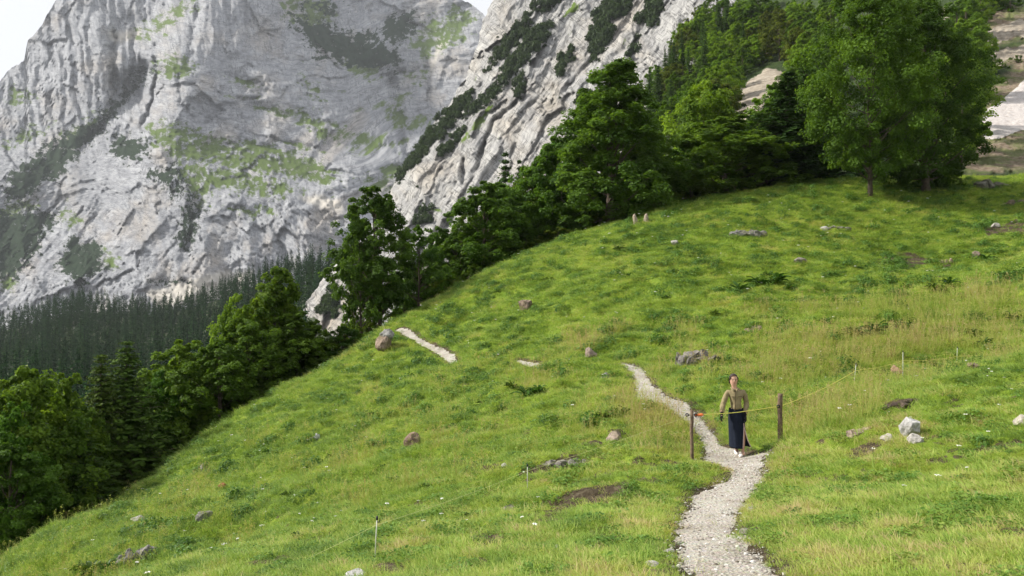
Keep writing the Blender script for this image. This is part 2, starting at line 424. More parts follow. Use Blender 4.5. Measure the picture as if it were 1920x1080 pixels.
def far_mountain():
    xs = np.arange(-420, 1121, 2.4); nr = 285
    top = np.interp(xs, *zip(*SKYL)) + 7 * fbm(xs / 30, xs * 0, 4, 5) + 3 * ridged(xs / 9, xs * 0 + 3, 3, 8)
    s = np.linspace(0, 1, nr)[:, None]
    py = top[None] * (1 - s) + 640 * s; px = np.broadcast_to(xs[None], py.shape)
    d = FD(px, py)
    # bedding: nearly level, dipping to the right, bending steep on the slabs at the lower right; upright joints on the towers
    dip = 0.10 + 0.2 * sstep(250, 420, px) * sstep(200, 330, py) + 0.25 * sstep(400, 620, px) * sstep(330, 430, py) - 0.15 * sstep(620, 760, px)
    v = py - dip * (px - 420); u = px + dip * py
    w = np.clip(sstep(300, 240, px) * sstep(330, 230, py) + 0.8 * sstep(150, 60, py) * sstep(520, 420, px), 0, 1)   # towers
    w2 = np.clip(sstep(300, 200, px) * sstep(280, 400, py) + 0.7 * sstep(380, 470, py) * sstep(480, 330, px), 0, 1) # leaning slabs
    wob = 7 * fbm(px / 70, py / 70, 4, 40); wx = px + 5 * fbm(px / 40, py / 40, 4, 44); wy = py + 5 * fbm(px / 40, py / 40, 4, 45)
    ang = R(50)
    ul, vl = u, v + wob                                                     # level beds
    us, vs = py + 0.2 * px, px - 0.15 * py + wob                            # upright joints
    ua, va = py * math.sin(ang) - px * math.cos(ang), px * math.sin(ang) + py * math.cos(ang) + wob
    def beds(u_, v_, sd):
        """ledges: every bed steps out over the one above it, broken into blocks"""
        p1 = v_ / 29 + 1.2 * fbm(u_ / 170, v_ / 90, 4, sd, 0.5); p2 = v_ / 10 + 1.0 * fbm(u_ / 60, v_ / 34, 4, sd + 1, 0.5)
        s1 = np.clip(0.55 + 1.3 * fbm(u_ / 120, v_ / 70, 3, sd + 2), 0, 1.2); s2 = np.clip(0.5 + 1.5 * fbm(u_ / 60, v_ / 40, 3, sd + 3), 0, 1.2)
        uu = u_ + 16 * fbm(u_ / 45, v_ / 45, 4, sd + 5); vv = v_ + 10 * fbm(u_ / 40, v_ / 40, 4, sd + 6)
        return 13 * s1 * (1 - (p1 - np.floor(p1))) + 6 * s2 * (1 - (p2 - np.floor(p2))) + 20 * facets(uu / 95, vv / 62, sd + 8, 1.0) + 7 * facets(uu / 34, vv / 20, sd + 9, 1.0) + 4 * facets(uu / 13, vv / 8, sd + 10, 1.0) + 16 * ridged(u_ / 190, v_ / 90, 3, sd + 12, 0.35), p1 - np.floor(p1), s1
    wl = np.clip(1 - w - w2, 0, 1); ws = w + w2 + wl
    bl, saw, sst = beds(ul, vl, 11)
    rel = (wl * bl + w * beds(us, vs, 211)[0] + w2 * beds(ua, va, 311)[0]) / ws
    rel = rel + 36 * ridged(px / 120 - py / 260, py / 180, 3, 14, 0.35) + 1.5 * fbm(px / 9, py / 9, 4, 23, 0.6)
    tw = np.abs(((px - 0.10 * py) / 23 + 1.3 * fbm(px / 50, py / 90, 3, 66)) % 1 - 0.5) * 2
    rel = rel + 17 * w * (tw - 0.5)
    U_, V_ = ul, vl
    # chimneys and clefts
    cl = [([(290, 85), (296, 140), (285, 190), (268, 235)], 90, 5), ([(212, 60), (214, 130), (210, 200)], 70, 5), ([(250, 70), (250, 130), (240, 160)], 45, 4),
          ([(276, 125), (215, 210), (160, 270)], 60, 8), ([(736, 150), (742, 190), (765, 300), (770, 340)], 55, 7), ([(800, 110), (806, 160), (800, 190)], 35, 4),
          ([(92, 30), (98, 90), (90, 150)], 40, 6), ([(350, 120), (362, 60), (372, 20)], 30, 5), ([(560, 30), (640, 120), (740, 150)], 40, 14), ([(336, 140), (338, 190), (365, 220)], 20, 4),
          ([(375, 380), (350, 470)], 35, 7), ([(545, 500), (515, 440), (470, 420)], 18, 5)]
    wx = px + 4 * fbm(px / 16, py / 16, 3, 51); wy = py + 4 * fbm(px / 16, py / 16, 3, 52)
    dd = 0
    wx, wy = wx + 9 * fbm(px / 22, py / 22, 4, 53, 0.6), wy + 9 * fbm(px / 22, py / 22, 4, 54, 0.6)
    for pts, a, wd in cl: dd = dd + 0.8 * a * np.exp(-(line_dist(wx, wy, pts) / (wd * 1.3 * (0.75 + 0.8 * np.clip(fbm(px / 30, py / 30, 3, 55) + 0.3, 0, 1)))) ** 1.3)
    g = mask(px, py, G1, 20, 22, 30, 61, 3); sc = mask(px, py, S1, 20, 26, 24, 71, 1); pl = mask(px, py, PALE, 7, 8, 20, 81)
    # thin grass along the ledges of the middle wall
    run = fbm(px / 9 + py / 40, py / 15, 4, 95, 0.6); g = np.clip(g * (0.80 + 0.75 * run), 0, 1)
    led = np.maximum(sstep(0.80, 0.97, saw), sstep(0.16, 0.04, saw)) * sst * sstep(-0.25, 0.25, fbm(px / 60, py / 40, 4, 91)) * sstep(60, 160, py) * sstep(330, 420, px) * sstep(430, 380, py)
    g = np.clip(g + 0.62 * led, 0, 1)
    rel = rel * (1 - 0.55 * np.clip(g * 1.2, 0, 1))
    d = d - rel + dd
    co = P3(px, py, d)
    ruv = np.stack([ul, vl, 0 * px], -1); ruw = np.stack([us * (1 - w2) + ua * w2, vs * (1 - w2) + va * w2, 0 * px], -1); steep = np.clip(w + w2, 0, 1)
    me = mesh_np('far_mountain', co.reshape(-1, 3), grid_quads(nr, len(xs)), None, {'grass': g.ravel(), 'scrub': sc.ravel(), 'pale': (pl * 0.8).ravel(), 'ruv': ruv.reshape(-1, 3), 'ruw': ruw.reshape(-1, 3), 'steep': steep.ravel()})
    m = rock_mat('limestone_wall', (0.315, 0.322, 0.338), (0.215, 0.221, 0.238), (0.115, 0.118, 0.133), (0.35, 0.305, 0.25), (0.080, 0.118, 0.030), (0.012, 0.024, 0.011), 24, 10, 3.2, (0.46, 0.43, 0.38), 0.85)
    tag(link('far_mountain', me, m), kind='structure')
far_mountain()

# ------------------------------------------------------------------ slabs rising on the right, nearer
EDGE = [(-140, 985), (-60, 948), (0, 925), (40, 905), (95, 892), (150, 870), (195, 843), (240, 808), (280, 782), (320, 752), (355, 734), (400, 712), (450, 675), (505, 618), (560, 580), (600, 550), (640, 525), (690, 490)]
def slab_depth(px, py): return np.maximum(520 + 0.55 * (300 - py) - 0.42 * (px - 850), 300)
B1 = [[(738, 348), (762, 300), (802, 250), (850, 194), (884, 176), (873, 206), (832, 250), (792, 290), (762, 327), (742, 352)],
      [(907, 137), (940, 83), (977, 30), (995, 27), (990, 60), (957, 97), (930, 122)],
      [(853, 230), (890, 197), (923, 173), (947, 127), (970, 100), (1000, 53), (1033, 50), (1017, 90), (1000, 103), (973, 127), (950, 157), (923, 190), (900, 207)],
      [(1107, 50), (1133, 7), (1180, 0), (1173, 27), (1140, 43), (1152, 60), (1124, 110), (1108, 117)], [(1188, 43), (1222, -5), (1247, 10), (1232, 50), (1202, 45)],
      [(997, 13), (1010, -8), (1062, -8), (1030, 20), (1000, 25)], [(1172, 110), (1196, 70), (1200, 90), (1180, 112)], [(962, 165), (980, 140), (985, 165), (968, 190)],
      [(1080, 190), (1100, 172), (1104, 190), (1084, 204)], [(598, 575), (625, 540), (640, 560), (630, 590), (600, 590)], [(650, 500), (690, 470), (700, 520), (660, 540)], [(780, 420), (800, 395), (806, 400), (790, 430)],
      [(1040, 130), (1075, 90), (1080, 100), (1050, 140)], [(820, 290), (850, 262), (870, 240), (860, 265), (830, 300)]]
SG = [[(998, 58), (1015, 40), (1024, 50), (1008, 60)], [(1052, 30), (1085, 0), (1092, 12), (1062, 32)], [(880, 205), (905, 190), (895, 212)], [(800, 395), (830, 388), (826, 398)], [(860, 270), (900, 215), (930, 190), (900, 240)]]
def slab_warp(px, py):
    a = R(56 + 0.02 * 0); u = -px * math.cos(a) + py * math.sin(a); v = px * math.sin(a) + py * math.cos(a)
    v = v + 14 * fbm(px / 90, py / 90, 4, 140) + 6 * fbm(px / 25, py / 25, 3, 141)
    return u, v
def slab_cliff():
    ys = np.linspace(-140, 690, 300); nc = 300
    ed = np.interp(ys, *zip(*EDGE)) + 7 * fbm(ys / 22, ys * 0, 4, 105)
    s = np.linspace(0, 1, nc)[None] ** 1.1
    px = ed[:, None] * (1 - s) + 1560 * s; py = np.broadcast_to(ys[:, None], px.shape)
    u, v = slab_warp(px, py)
    d = slab_depth(px, py) + 26 * np.exp(-(px - ed[:, None]) / 14)
    p1 = v / 30 + 1.1 * fbm(u / 180, v / 70, 4, 161, 0.5); p2 = v / 9.5 + 1.0 * fbm(u / 70, v / 26, 4, 162, 0.5); s1 = np.clip(0.5 + 1.4 * fbm(u / 150, v / 60, 3, 163), 0, 1.2)
    rel = 4.5 * s1 * (1 - p1 + np.floor(p1)) + 1.6 * (1 - p2 + np.floor(p2)) * (1.2 - s1) + 8 * facets(u / 150 + 0.3 * fbm(u / 60, v / 60, 3, 164), v / 52 + 0.3 * fbm(u / 60, v / 60, 3, 165), 166, 1.0) + 5 * ridged(u / 190, v / 42, 3, 111, 0.35) + 2.6 * facets(u / 60 + fbm(u / 40, v / 40, 3, 112), v / 19 + 0.5 * fbm(u / 30, v / 30, 3, 113), 115, 0.9) + 0.9 * facets(u / 22, v / 7 + 0.5 * fbm(u / 14, v / 14, 3, 114), 117, 0.9) + 4 * ridged(px / 60 + py / 160, py / 110, 4, 118) + 1.2 * fbm(px / 7, py / 7, 3, 120)
    wx = px + 5 * fbm(px / 18, py / 18, 3, 151); wy = py + 5 * fbm(px / 18, py / 18, 3, 152)
    for pts, a, wd in [([(970, 190), (925, 230), (900, 290)], 9, 4), ([(870, 300), (868, 345)], 12, 5), ([(985, 150), (982, 185)], 9, 4), ([(910, 270), (890, 330), (840, 420)], 8, 5), ([(805, 395), (822, 440)], 8, 4), ([(1110, 110), (1060, 170)], 6, 4), ([(1000, 190), (960, 240), (930, 300)], 5, 4)]:
        rel = rel - a * np.exp(-(line_dist(wx, wy, pts) / wd) ** 2)
    sc = mask(px, py, B1, 11, 13, 15, 131, -1); g = mask(px, py, SG, 6, 8, 14, 133)
    thin = sstep(0.3, 0.55, fbm(u / 120, v / 9, 4, 137)) * sstep(330, 220, py)
    g = np.clip(g + 0.45 * thin, 0, 1)
    co = P3(px, py, d - rel)
    # the flank behind the edge, so that the ridge has a thickness
    back = []
    for k, (dx, dz) in enumerate(((10, 60), (40, 150))):
        q = P3(ed + dx, ys, slab_depth(ed, ys) + dz + 10 * fbm(ys / 20, ys * 0 + k, 3, 160)); back.append(q)
    co = np.concatenate([back[1][:, None], back[0][:, None], co], 1)
    ex = lambda a: np.concatenate([a[:, :1], a[:, :1], a], 1)
    ruv = np.stack([ex(u), ex(v), 0 * ex(u)], -1)
    me = mesh_np('rock_slab_mountain', co.reshape(-1, 3), grid_quads(len(ys), nc + 2), None, {'grass': ex(g).ravel(), 'scrub': ex(sc * 0.62).ravel(), 'pale': 0 * ex(g).ravel(), 'ruv': ruv.reshape(-1, 3), 'ruw': np.stack([ex(px * 0.8 + py * 0.6), ex(py * 0.8 - px * 0.6), 0 * ex(u)], -1).reshape(-1, 3), 'steep': 0 * ex(u).ravel()})
    m = rock_mat('slab_rock', (0.36, 0.355, 0.34), (0.245, 0.242, 0.24), (0.105, 0.104, 0.104), (0.35, 0.29, 0.21), (0.10, 0.15, 0.03), (0.014, 0.026, 0.010), 38, 8, 1.4, (0.5, 0.5, 0.5), 1.0, 1.9)
    tag(link('rock_slab_mountain', me, m), kind='structure')
    return px, py, d - rel, sc
SLAB = slab_cliff()

# ------------------------------------------------------------------ wooded slope with landslip scar behind the meadow
SD = TPS([(850, 640, 84), (900, 560, 85), (1000, 470, 90), (1200, 425, 92), (1500, 365, 88), (1900, 352, 84), (2100, 352, 84), (1050, 390, 130), (1200, 290, 170), (1300, 170, 220), (1400, 20, 280),
          (1450, -100, 320), (1400, 250, 140), (1500, 200, 155), (1600, 100, 190), (1600, -100, 270), (1850, 260, 110), (1850, 200, 127), (1850, 100, 160), (1850, 0, 190), (1850, -100, 220), (2100, 0, 185), (2100, 200, 118), (1650, 300, 105), (950, 470, 110)], 100, 1e-3)
SLEFT = [(-110, 1440), (0, 1385), (60, 1350), (190, 1262), (320, 1130), (430, 1000), (520, 900), (600, 830), (660, 790)]
SNOW = [[(1834, 214), (1870, 195), (1905, 165), (1945, 125), (2000, 90), (2000, 230), (1945, 236), (1905, 246), (1872, 262), (1846, 260)]]
OUTC = [[(1368, 228), (1388, 165), (1440, 128), (1480, 138), (1468, 172), (1432, 202), (1402, 238), (1378, 244)]]
LEDG = [[(1828, 100), (1845, 60), (1880, 45), (1925, 35), (1960, 30), (1960, 62), (1900, 70), (1850, 88)], [(1825, 120), (1860, 98), (1960, 75), (1960, 108), (1890, 112), (1840, 138)], [(1745, 20), (1770, 15), (1785, 40), (1760, 40)]]
SCGR = [[(1826, 150), (1870, 125), (1905, 118), (1900, 130), (1860, 160), (1832, 195)], [(1800, 325), (1960, 318), (1960, 360), (1800, 360)], [(1840, 90), (1960, 62), (1960, 76), (1860, 99)], [(1780, -40), (1960, -40), (1960, 20), (1880, 10), (1850, 40), (1800, 40)]]
def slope_point(px, py):
    px = np.asarray(px, float); py = np.asarray(py, float)
    return SD(px, py)
def wooded_slope():
    ys = np.arange(-110, 660, 4.0); nc = 290
    RIM = [(700, 640), (860, 560), (1000, 500), (1200, 432), (1400, 388), (1520, 368), (1700, 358), (2200, 356)]
    le = np.interp(ys, *zip(*SLEFT)) + 10 * fbm(ys / 30, ys * 0, 3, 205)
    s = np.linspace(0, 1, nc)[None]
    px = le[:, None] * (1 - s) + 2120 * s; py = np.broadcast_to(ys[:, None], px.shape)
    rim = np.interp(px, *zip(*RIM)) + 14
    under = np.maximum(py - rim, 0); py = np.minimum(py, rim)
    d = SD(px, py)
    sn = mask(px, py, SNOW, 4, 5, 18, 211); oc = mask(px, py, OUTC, 6, 8, 18, 213); lg = mask(px, py, LEDG, 5, 9, 20, 215); gr = mask(px, py, SCGR, 8, 10, 20, 217)
    bare = sstep(1790, 1830, px + 12 * fbm(py / 30, px / 30, 3, 219)) * (1 - gr)
    d = d - 1.6 * sn - 6 * oc - 0.9 * lg * ridged(px / 22, py / 12, 4, 221) - 1.1 * fbm(px / 40, py / 25, 4, 223) - 1.3 * ridged(px / 14, py / 7, 4, 225) * (1 - sn)
    co = P3(px, py, d); co[..., 2] -= under * 0.05
    me = mesh_np('wooded_slope', co.reshape(-1, 3), grid_quads(len(ys), nc), None, {'snow': sn.ravel(), 'rock': np.maximum(oc, lg).ravel(), 'bare': bare.ravel()})
    m, n, b = new_mat('slope_ground'); t = NT(n)
    pos = t.pos()
    f1 = t.noise(pos, 0.25, 8, 0.65); f2 = t.noise(pos, 1.6, 8, 0.7); f3 = t.noise(pos, 5.0, 4, 0.7)
    c = t.ramp(f1, [(0.3, (0.018, 0.032, 0.010)), (0.55, (0.035, 0.058, 0.015)), (0.75, (0.06, 0.09, 0.024))])
    sl = t.ramp(f2, [(0.3, (0.11, 0.08, 0.055)), (0.5, (0.22, 0.17, 0.12)), (0.7, (0.33, 0.275, 0.205))])
    sl = t.mix(t.math('MULTIPLY', t.g(f1, 0.44, 0.56), 0.75), sl, (0.10, 0.135, 0.035))
    c = t.mix(t.attr('bare'), c, sl)
    rk = t.ramp(t.noise(t.mapv(pos, (0.5, 0.5, 2.2), (0.3, 0.5, 0)), 0.6, 9, 0.7, 0.6), [(0.32, (0.13, 0.11, 0.085)), (0.45, (0.28, 0.24, 0.19)), (0.65, (0.43, 0.38, 0.31))])
    rm = t.g(t.math('ADD', t.attr('rock'), t.math('MULTIPLY', t.math('SUBTRACT', f2, 0.5), 1.2)), 0.4, 0.55)
    c = t.mix(rm, c, rk)
    sn_c = t.ramp(f2, [(0.3, (0.34, 0.28, 0.24)), (0.48, (0.56, 0.52, 0.50))])
    sp = t.voro(pos, 3.0, 'F1'); sn_c = t.mix(t.math('MULTIPLY', t.ramp(sp, [(0.12, (1, 1, 1)), (0.3, (0, 0, 0))]), t.g(f1, 0.45, 0.6)), sn_c, (0.3, 0.22, 0.17))
    sm = t.g(t.math('ADD', t.attr('snow'), t.math('MULTIPLY', t.math('SUBTRACT', f2, 0.5), 0.5)), 0.42, 0.56)
    c = t.mix(sm, c, sn_c)
    t.lk(c, b.inputs['Base Color']); b.inputs['Roughness'].default_value = 0.95
    t.bump(t.math('ADD', f2, t.math('MULTIPLY', f3, 0.3)), 0.7, 0.8, b)
    tag(link('wooded_slope', me, m), kind='structure')
wooded_slope()

# ------------------------------------------------------------------ forest floor of the valley
VD = TPS([(-300, 700, 800), (0, 640, 750), (150, 600, 760), (300, 605, 740), (450, 560, 680), (620, 505, 600), (720, 470, 560), (0, 760, 330), (300, 760, 310), (500, 690, 330), (680, 640, 330), (0, 930, 170), (400, 860, 170), (-300, 930, 180), (-300, 780, 380), (700, 760, 180), (0, 1200, 130), (500, 1200, 130)], 100, 1e-3)
def valley_floor():
    xs = np.arange(-320, 800, 8.0); ys = np.arange(0, 1, 0.01)
    top = np.interp(xs, [-320, 0, 150, 300, 450, 540, 572, 600, 640, 830], [700, 622, 585, 592, 552, 522, 560, 615, 645, 720])
    px = np.broadcast_to(xs[None], (len(ys), len(xs))); py = top[None] * (1 - ys[:, None]) + np.interp(xs, [-320, 0, 400, 800], [1000, 1000, 860, 760])[None] * ys[:, None]
    co = P3(px, py, VD(px, py) - 2 * fbm(px / 40, py / 20, 3, 301))
    m, n, b = new_mat('forest_floor'); t = NT(n)
    t.lk(t.ramp(t.noise(t.pos(), 0.05, 6), [(0.3, (0.018, 0.028, 0.012)), (0.7, (0.045, 0.06, 0.022))]), b.inputs['Base Color'])
    tag(link('valley_floor', mesh_np('valley_floor', co.reshape(-1, 3), grid_quads(len(ys), len(xs))), m), kind='structure')
valley_floor()

# ------------------------------------------------------------------ the meadow
def W(px, py, d): return [(px - 960) / F * d, d, (540 - py) / F * d]
def WZ(px, d, z): return [(px - 960) / F * d, d, z]
MC = [W(1370, 1080, 6.4), W(960, 1080, 7.0), W(640, 1075, 8.8), W(300, 1080, 13.5), W(0, 1075, 24), W(1920, 1080, 5.6), W(1920, 860, 11), W(1640, 960, 9.0), W(1920, 692, 19), W(1700, 740, 16.5), W(1600, 772, 16), W(1500, 822, 15.0),
      [0, 1.0, -1.75], [3, 1.0, -1.35], [-3, 2.0, -2.4], [0, -4, -1.3], [6, -3, -0.3], [-8, 0, -4.0],
      W(1393, 856, 15.8), W(1463, 834, 15.7), W(1298, 860, 15.2), W(1400, 890, 13.6), W(1340, 1000, 8.7), W(1605, 754, 20), W(1693, 726, 22.5), W(1795, 700, 25), W(1960, 672, 25),
      W(1920, 620, 29), W(1920, 500, 43), W(1920, 400, 60), W(1560, 640, 28), W(1300, 665, 29), W(1230, 750, 21.5), W(1190, 700, 26), W(1560, 500, 43), W(1700, 385, 62), W(1500, 362, 64), W(1300, 500, 43), W(1060, 560, 42), W(1060, 690, 29),
      W(860, 684, 37), W(750, 622, 47), W(860, 605, 46), W(700, 700, 40), W(620, 800, 32), W(620, 900, 22), W(620, 1000, 13.6), W(380, 950, 27), W(400, 1050, 17), W(180, 1000, 30), W(960, 810, 22.5), W(960, 900, 15.6), W(960, 1000, 10.2), W(960, 725, 29), W(1100, 780, 22), W(1160, 860, 16.2), W(780, 960, 14.2), W(760, 860, 21),
      # the rim the meadow shows against the trees
      W(0, 1068, 29), W(100, 1032, 33), W(200, 967, 37), W(300, 891, 41), W(380, 844, 44), W(500, 767, 47), W(620, 697, 49), W(740, 614, 51), W(800, 579, 53), W(860, 544, 56), W(930, 514, 58), W(1000, 478, 60), W(1100, 442, 62), W(1200, 411, 64), W(1300, 387, 66), W(1400, 366, 68), W(1520, 347, 70), W(1700, 340, 72), W(1920, 338, 72),
      # and how it drops away beyond
      WZ(-60, 40, -19), WZ(0, 42, -19), WZ(100, 47, -20), WZ(200, 51, -19.5), WZ(300, 55, -17.5), WZ(380, 58, -16), WZ(500, 62, -13.5), WZ(620, 64, -11), WZ(740, 66, -7), WZ(860, 71, -3.5), WZ(1000, 75, 0.2), WZ(1200, 79, 4.0), WZ(1300, 81, 5.8), WZ(1400, 83, 7.5), WZ(1600, 86, 10.2), WZ(1920, 88, 11.3), WZ(2100, 72, 10.5), WZ(2100, 40, 4.2), WZ(-150, 25, -14)]
MZ = TPS(MC, 10, 3e-3)

PATH_L = [(1300, 1250), (1290, 1150), (1290, 1080), (1276, 1030), (1272, 1000), (1285, 960), (1303, 920), (1352, 897), (1390, 880), (1362, 869), (1340, 856), (1322, 832), (1303, 802), (1284, 786), (1262, 768), (1240, 752), (1224, 746), (1205, 736), (1191, 720), (1192, 698), (1178, 687), (1160, 680)]
PATH_R = [(1560, 1250), (1490, 1150), (1460, 1080), (1425, 1040), (1366, 1005), (1382, 962), (1412, 920), (1430, 897), (1437, 880), (1428, 868), (1428, 857), (1350, 832), (1330, 802), (1316, 782), (1298, 766), (1282, 754), (1250, 749), (1228, 742), (1222, 716), (1203, 693), (1186, 683), (1166, 679)]
PATH_M = [(968, 674), (993, 681), (1014, 685), (1040, 688)]
PATH_F = [(744, 617), (763, 622), (783, 636), (800, 646), (822, 655), (842, 668), (857, 683)]
def march(fz, px, py, d0=2.0, d1=95, n=1800):
    d = np.geomspace(d0, d1, n); x = (px - 960) / F * d; z = (540 - py) / F * d
    g = z - fz(x, d)
    i = np.argmax(g < 0)
    if g[i] >= 0: return None
    if i: d = d[i - 1] + (d[i] - d[i - 1]) * g[i - 1] / (g[i - 1] - g[i])
    else: d = d[0]
    return np.array([(px - 960) / F * d, d, (540 - py) / F * d])
def dense(pts, k=6):
    p = np.array(pts, float); t = np.arange(len(p)); tt = np.linspace(0, len(p) - 1, (len(p) - 1) * k + 1)
    return np.c_[np.interp(tt, t, p[:, 0]), np.interp(tt, t, p[:, 1])]
def onground(pts): return np.array([h for h in (march(MZ, *p) for p in pts) if h is not None])
pl3, pr3 = onground(PATH_L), onground(PATH_R)
nearc = (pl3 + pr3) / 2; nearw = np.linalg.norm(pl3 - pr3, axis=1) / 2
farc = onground(PATH_F); midc = onground(PATH_M)
def path_field(x, y):
    """distance to the edge of the path in metres, negative inside"""
    out = np.full(np.shape(x), 1e9)
    for c, w in ((nearc, nearw), (farc, np.array([.2, .30, .24, .24, .26, .30, .2])), (midc, np.array([.1, .2, .22, .12]))):
        for i in range(len(c) - 1):
            x0, y0 = c[i, :2]; ex, ey = c[i + 1, :2] - c[i, :2]
            t = np.clip(((x - x0) * ex + (y - y0) * ey) / (ex * ex + ey * ey + 1e-9), 0, 1)
            out = np.minimum(out, np.hypot(x - x0 - t * ex, y - y0 - t * ey) - (w[i] * (1 - t) + w[i + 1] * t))
    return out
SOIL = [[(1010, 945), (1090, 912), (1170, 905), (1200, 920), (1130, 940), (1060, 955)], [(1000, 975), (1050, 945), (1080, 955), (1040, 985)], [(1060, 935), (1150, 930), (1140, 950)], [(880, 1005), (930, 985), (960, 1010), (900, 1030)], [(700, 1055), (760, 1045), (780, 1080), (700, 1080)],
        [(800, 1030), (850, 1018), (840, 1040)], [(1650, 752), (1720, 745), (1725, 758), (1670, 765)], [(1580, 850), (1640, 822), (1660, 832), (1600, 868)], [(1840, 840), (1920, 820), (1925, 835), (1850, 850)], [(1400, 990), (1440, 980), (1440, 1000)], [(1570, 965), (1600, 960), (1598, 980)],
        [(1690, 1010), (1720, 1005), (1716, 1030)], [(1620, 495), (1700, 470), (1760, 490), (1680, 512)], [(1740, 520), (1780, 490), (1790, 510)], [(1880, 372), (1930, 368), (1930, 380)], [(1170, 900), (1230, 893), (1240, 903)], [(860, 720), (880, 712), (884, 730)], [(1580, 615), (1680, 600), (1690, 622), (1600, 635)],
        [(1780, 860), (1810, 848), (1815, 860)], [(1830, 425), (1930, 412), (1930, 436), (1850, 440)], [(1000, 870), (1080, 850), (1100, 872), (1030, 885)]]
def zmeadow(x, y, fine=True):
    z = MZ(x, y)
    d = np.hypot(x, y)
    pf = path_field(x, y)
    near = sstep(0.0, 1.2, pf)
    amp = sstep(4, 26, d)
    z = z + near * (0.06 + 0.17 * amp) * fbm(x / 1.7, y / 1.7, 4, 401, 0.6) * 1.6 + near * 0.22 * amp * fbm(x / 6, y / 6, 3, 405) + near * 0.24 * amp * ridged(x / 2.4 + y / 9, y / 1.2 + 0.4 * x, 3, 409)
    hm = 1 - np.abs(fbm(x / 0.95 + 0.3 * y, y / 0.75, 3, 415, 0.55)) * 2.2
    z = z + near * (0.03 + 0.20 * amp) * hm * (0.5 + fbm(x / 5, y / 5, 2, 417))
    z = z - 0.05 * sstep(0.15, -0.1, pf)
    return z
def bare_spots(x, y):
    """trodden and grazed spots, mostly in the near pasture"""
    d = np.hypot(x, y)
    return (0.35 + 0.65 * sstep(26, 12, d)) * sstep(0.12, 0.36, fbm(x / 0.7 + 3, y / 0.55, 4, 451, 0.62) + 0.16 * fbm(x / 4, y / 4, 2, 453))
def hit(px, py): return march(zmeadow, px, py)
def topix(p): return 960 + F * p[..., 0] / p[..., 1], 540 - F * p[..., 2] / p[..., 1]
def zat(x, y): return float(zmeadow(np.array([float(x)]), np.array([float(y)]))[0])

def meadow():
    d = np.r_[np.geomspace(1.6, 96, 760)]; xs = np.arange(-420, 2340, 6.0)
    D, X = np.meshgrid(d, xs, indexing='ij'); x = (X - 960) / F * D; y = D
    z = zmeadow(x, y)
    # the ground round the photographer's feet
    co = np.stack([x, y, z], -1)
    px, py = topix(co)
    so = mask(px, py, SOIL, 7, 12, 22, 421)
    pf = path_field(x, y); so = np.maximum(so, bare_spots(x, y)); so = np.maximum(so, sstep(0.30, 0.02, pf + 0.22 * fbm(x * 1.6, y * 1.6, 3, 423)))
    me = mesh_np('meadow', co.reshape(-1, 3), grid_quads(len(d), len(xs))[:, ::-1], None, {'soil': so.ravel()})
    m, n, b = new_mat('meadow_ground'); t = NT(n)
    pos = t.pos()
    f0 = t.noise(pos, 0.12, 5, 0.6); f1 = t.noise(pos, 0.9, 8, 0.65); f2 = t.noise(pos, 9, 8, 0.75)
    c = t.ramp(f1, [(0.28, (0.06, 0.11, 0.012)), (0.5, (0.13, 0.20, 0.022)), (0.72, (0.22, 0.26, 0.04))])
    c = t.mix(t.math('MULTIPLY', t.g(f0, 0.4, 0.65), 0.4), c, (0.16, 0.185, 0.03))
    c = t.mix(0.7, c, t.ramp(f2, [(0.25, (0.2, 0.2, 0.2)), (0.75, (0.8, 0.8, 0.75))]), 'OVERLAY')
    so_c = t.ramp(f2, [(0.3, (0.022, 0.018, 0.011)), (0.5, (0.060, 0.046, 0.028)), (0.7, (0.15, 0.125, 0.085))])
    sm = t.g(t.math('ADD', t.attr('soil'), t.math('MULTIPLY', t.math('SUBTRACT', f2, 0.5), 1.6)), 0.45, 0.62)
    c = t.mix(sm, c, so_c)
    t.lk(c, b.inputs['Base Color']); b.inputs['Roughness'].default_value = 0.95; b.inputs['Specular IOR Level'].default_value = 0.1
    t.bump(f2, 0.8, 0.06, b)
    tag(link('meadow', me, m), kind='structure')
meadow()

# ------------------------------------------------------------------ the gravel path
def path_mat():
    m, n, b = new_mat('path_gravel'); t = NT(n); pos = t.pos()
    f1 = t.noise(pos, 1.5, 6, 0.65); f2 = t.noise(pos, 22, 6, 0.7); v = t.voro(pos, 26, 'F1'); v2 = t.voro(pos, 26)
    vv = t.node('ShaderNodeTexVoronoi'); vv.inputs['Scale'].default_value = 26; t.lk(pos, vv.inputs['Vector'])
    c = t.ramp(f1, [(0.3, (0.27, 0.24, 0.20)), (0.55, (0.40, 0.375, 0.33)), (0.75, (0.49, 0.47, 0.43))])
    c = t.mix(0.5, c, t.mix(0.85, vv.outputs['Color'], (0.5, 0.5, 0.5)), 'OVERLAY')
    c = t.mix(t.math('MULTIPLY', t.ramp(v2, [(0.0, (1, 1, 1)), (0.10, (0, 0, 0))]), 0.6), c, (0.16, 0.13, 0.10))
    c = t.mix(t.math('MULTIPLY', t.g(f2, 0.56, 0.7), 0.5), c, (0.20, 0.165, 0.12))
    t.lk(c, b.inputs['Base Color']); b.inputs['Roughness'].default_value = 0.95
    t.bump(t.math('ADD', v, f2), 0.8, 0.03, b)
    return m
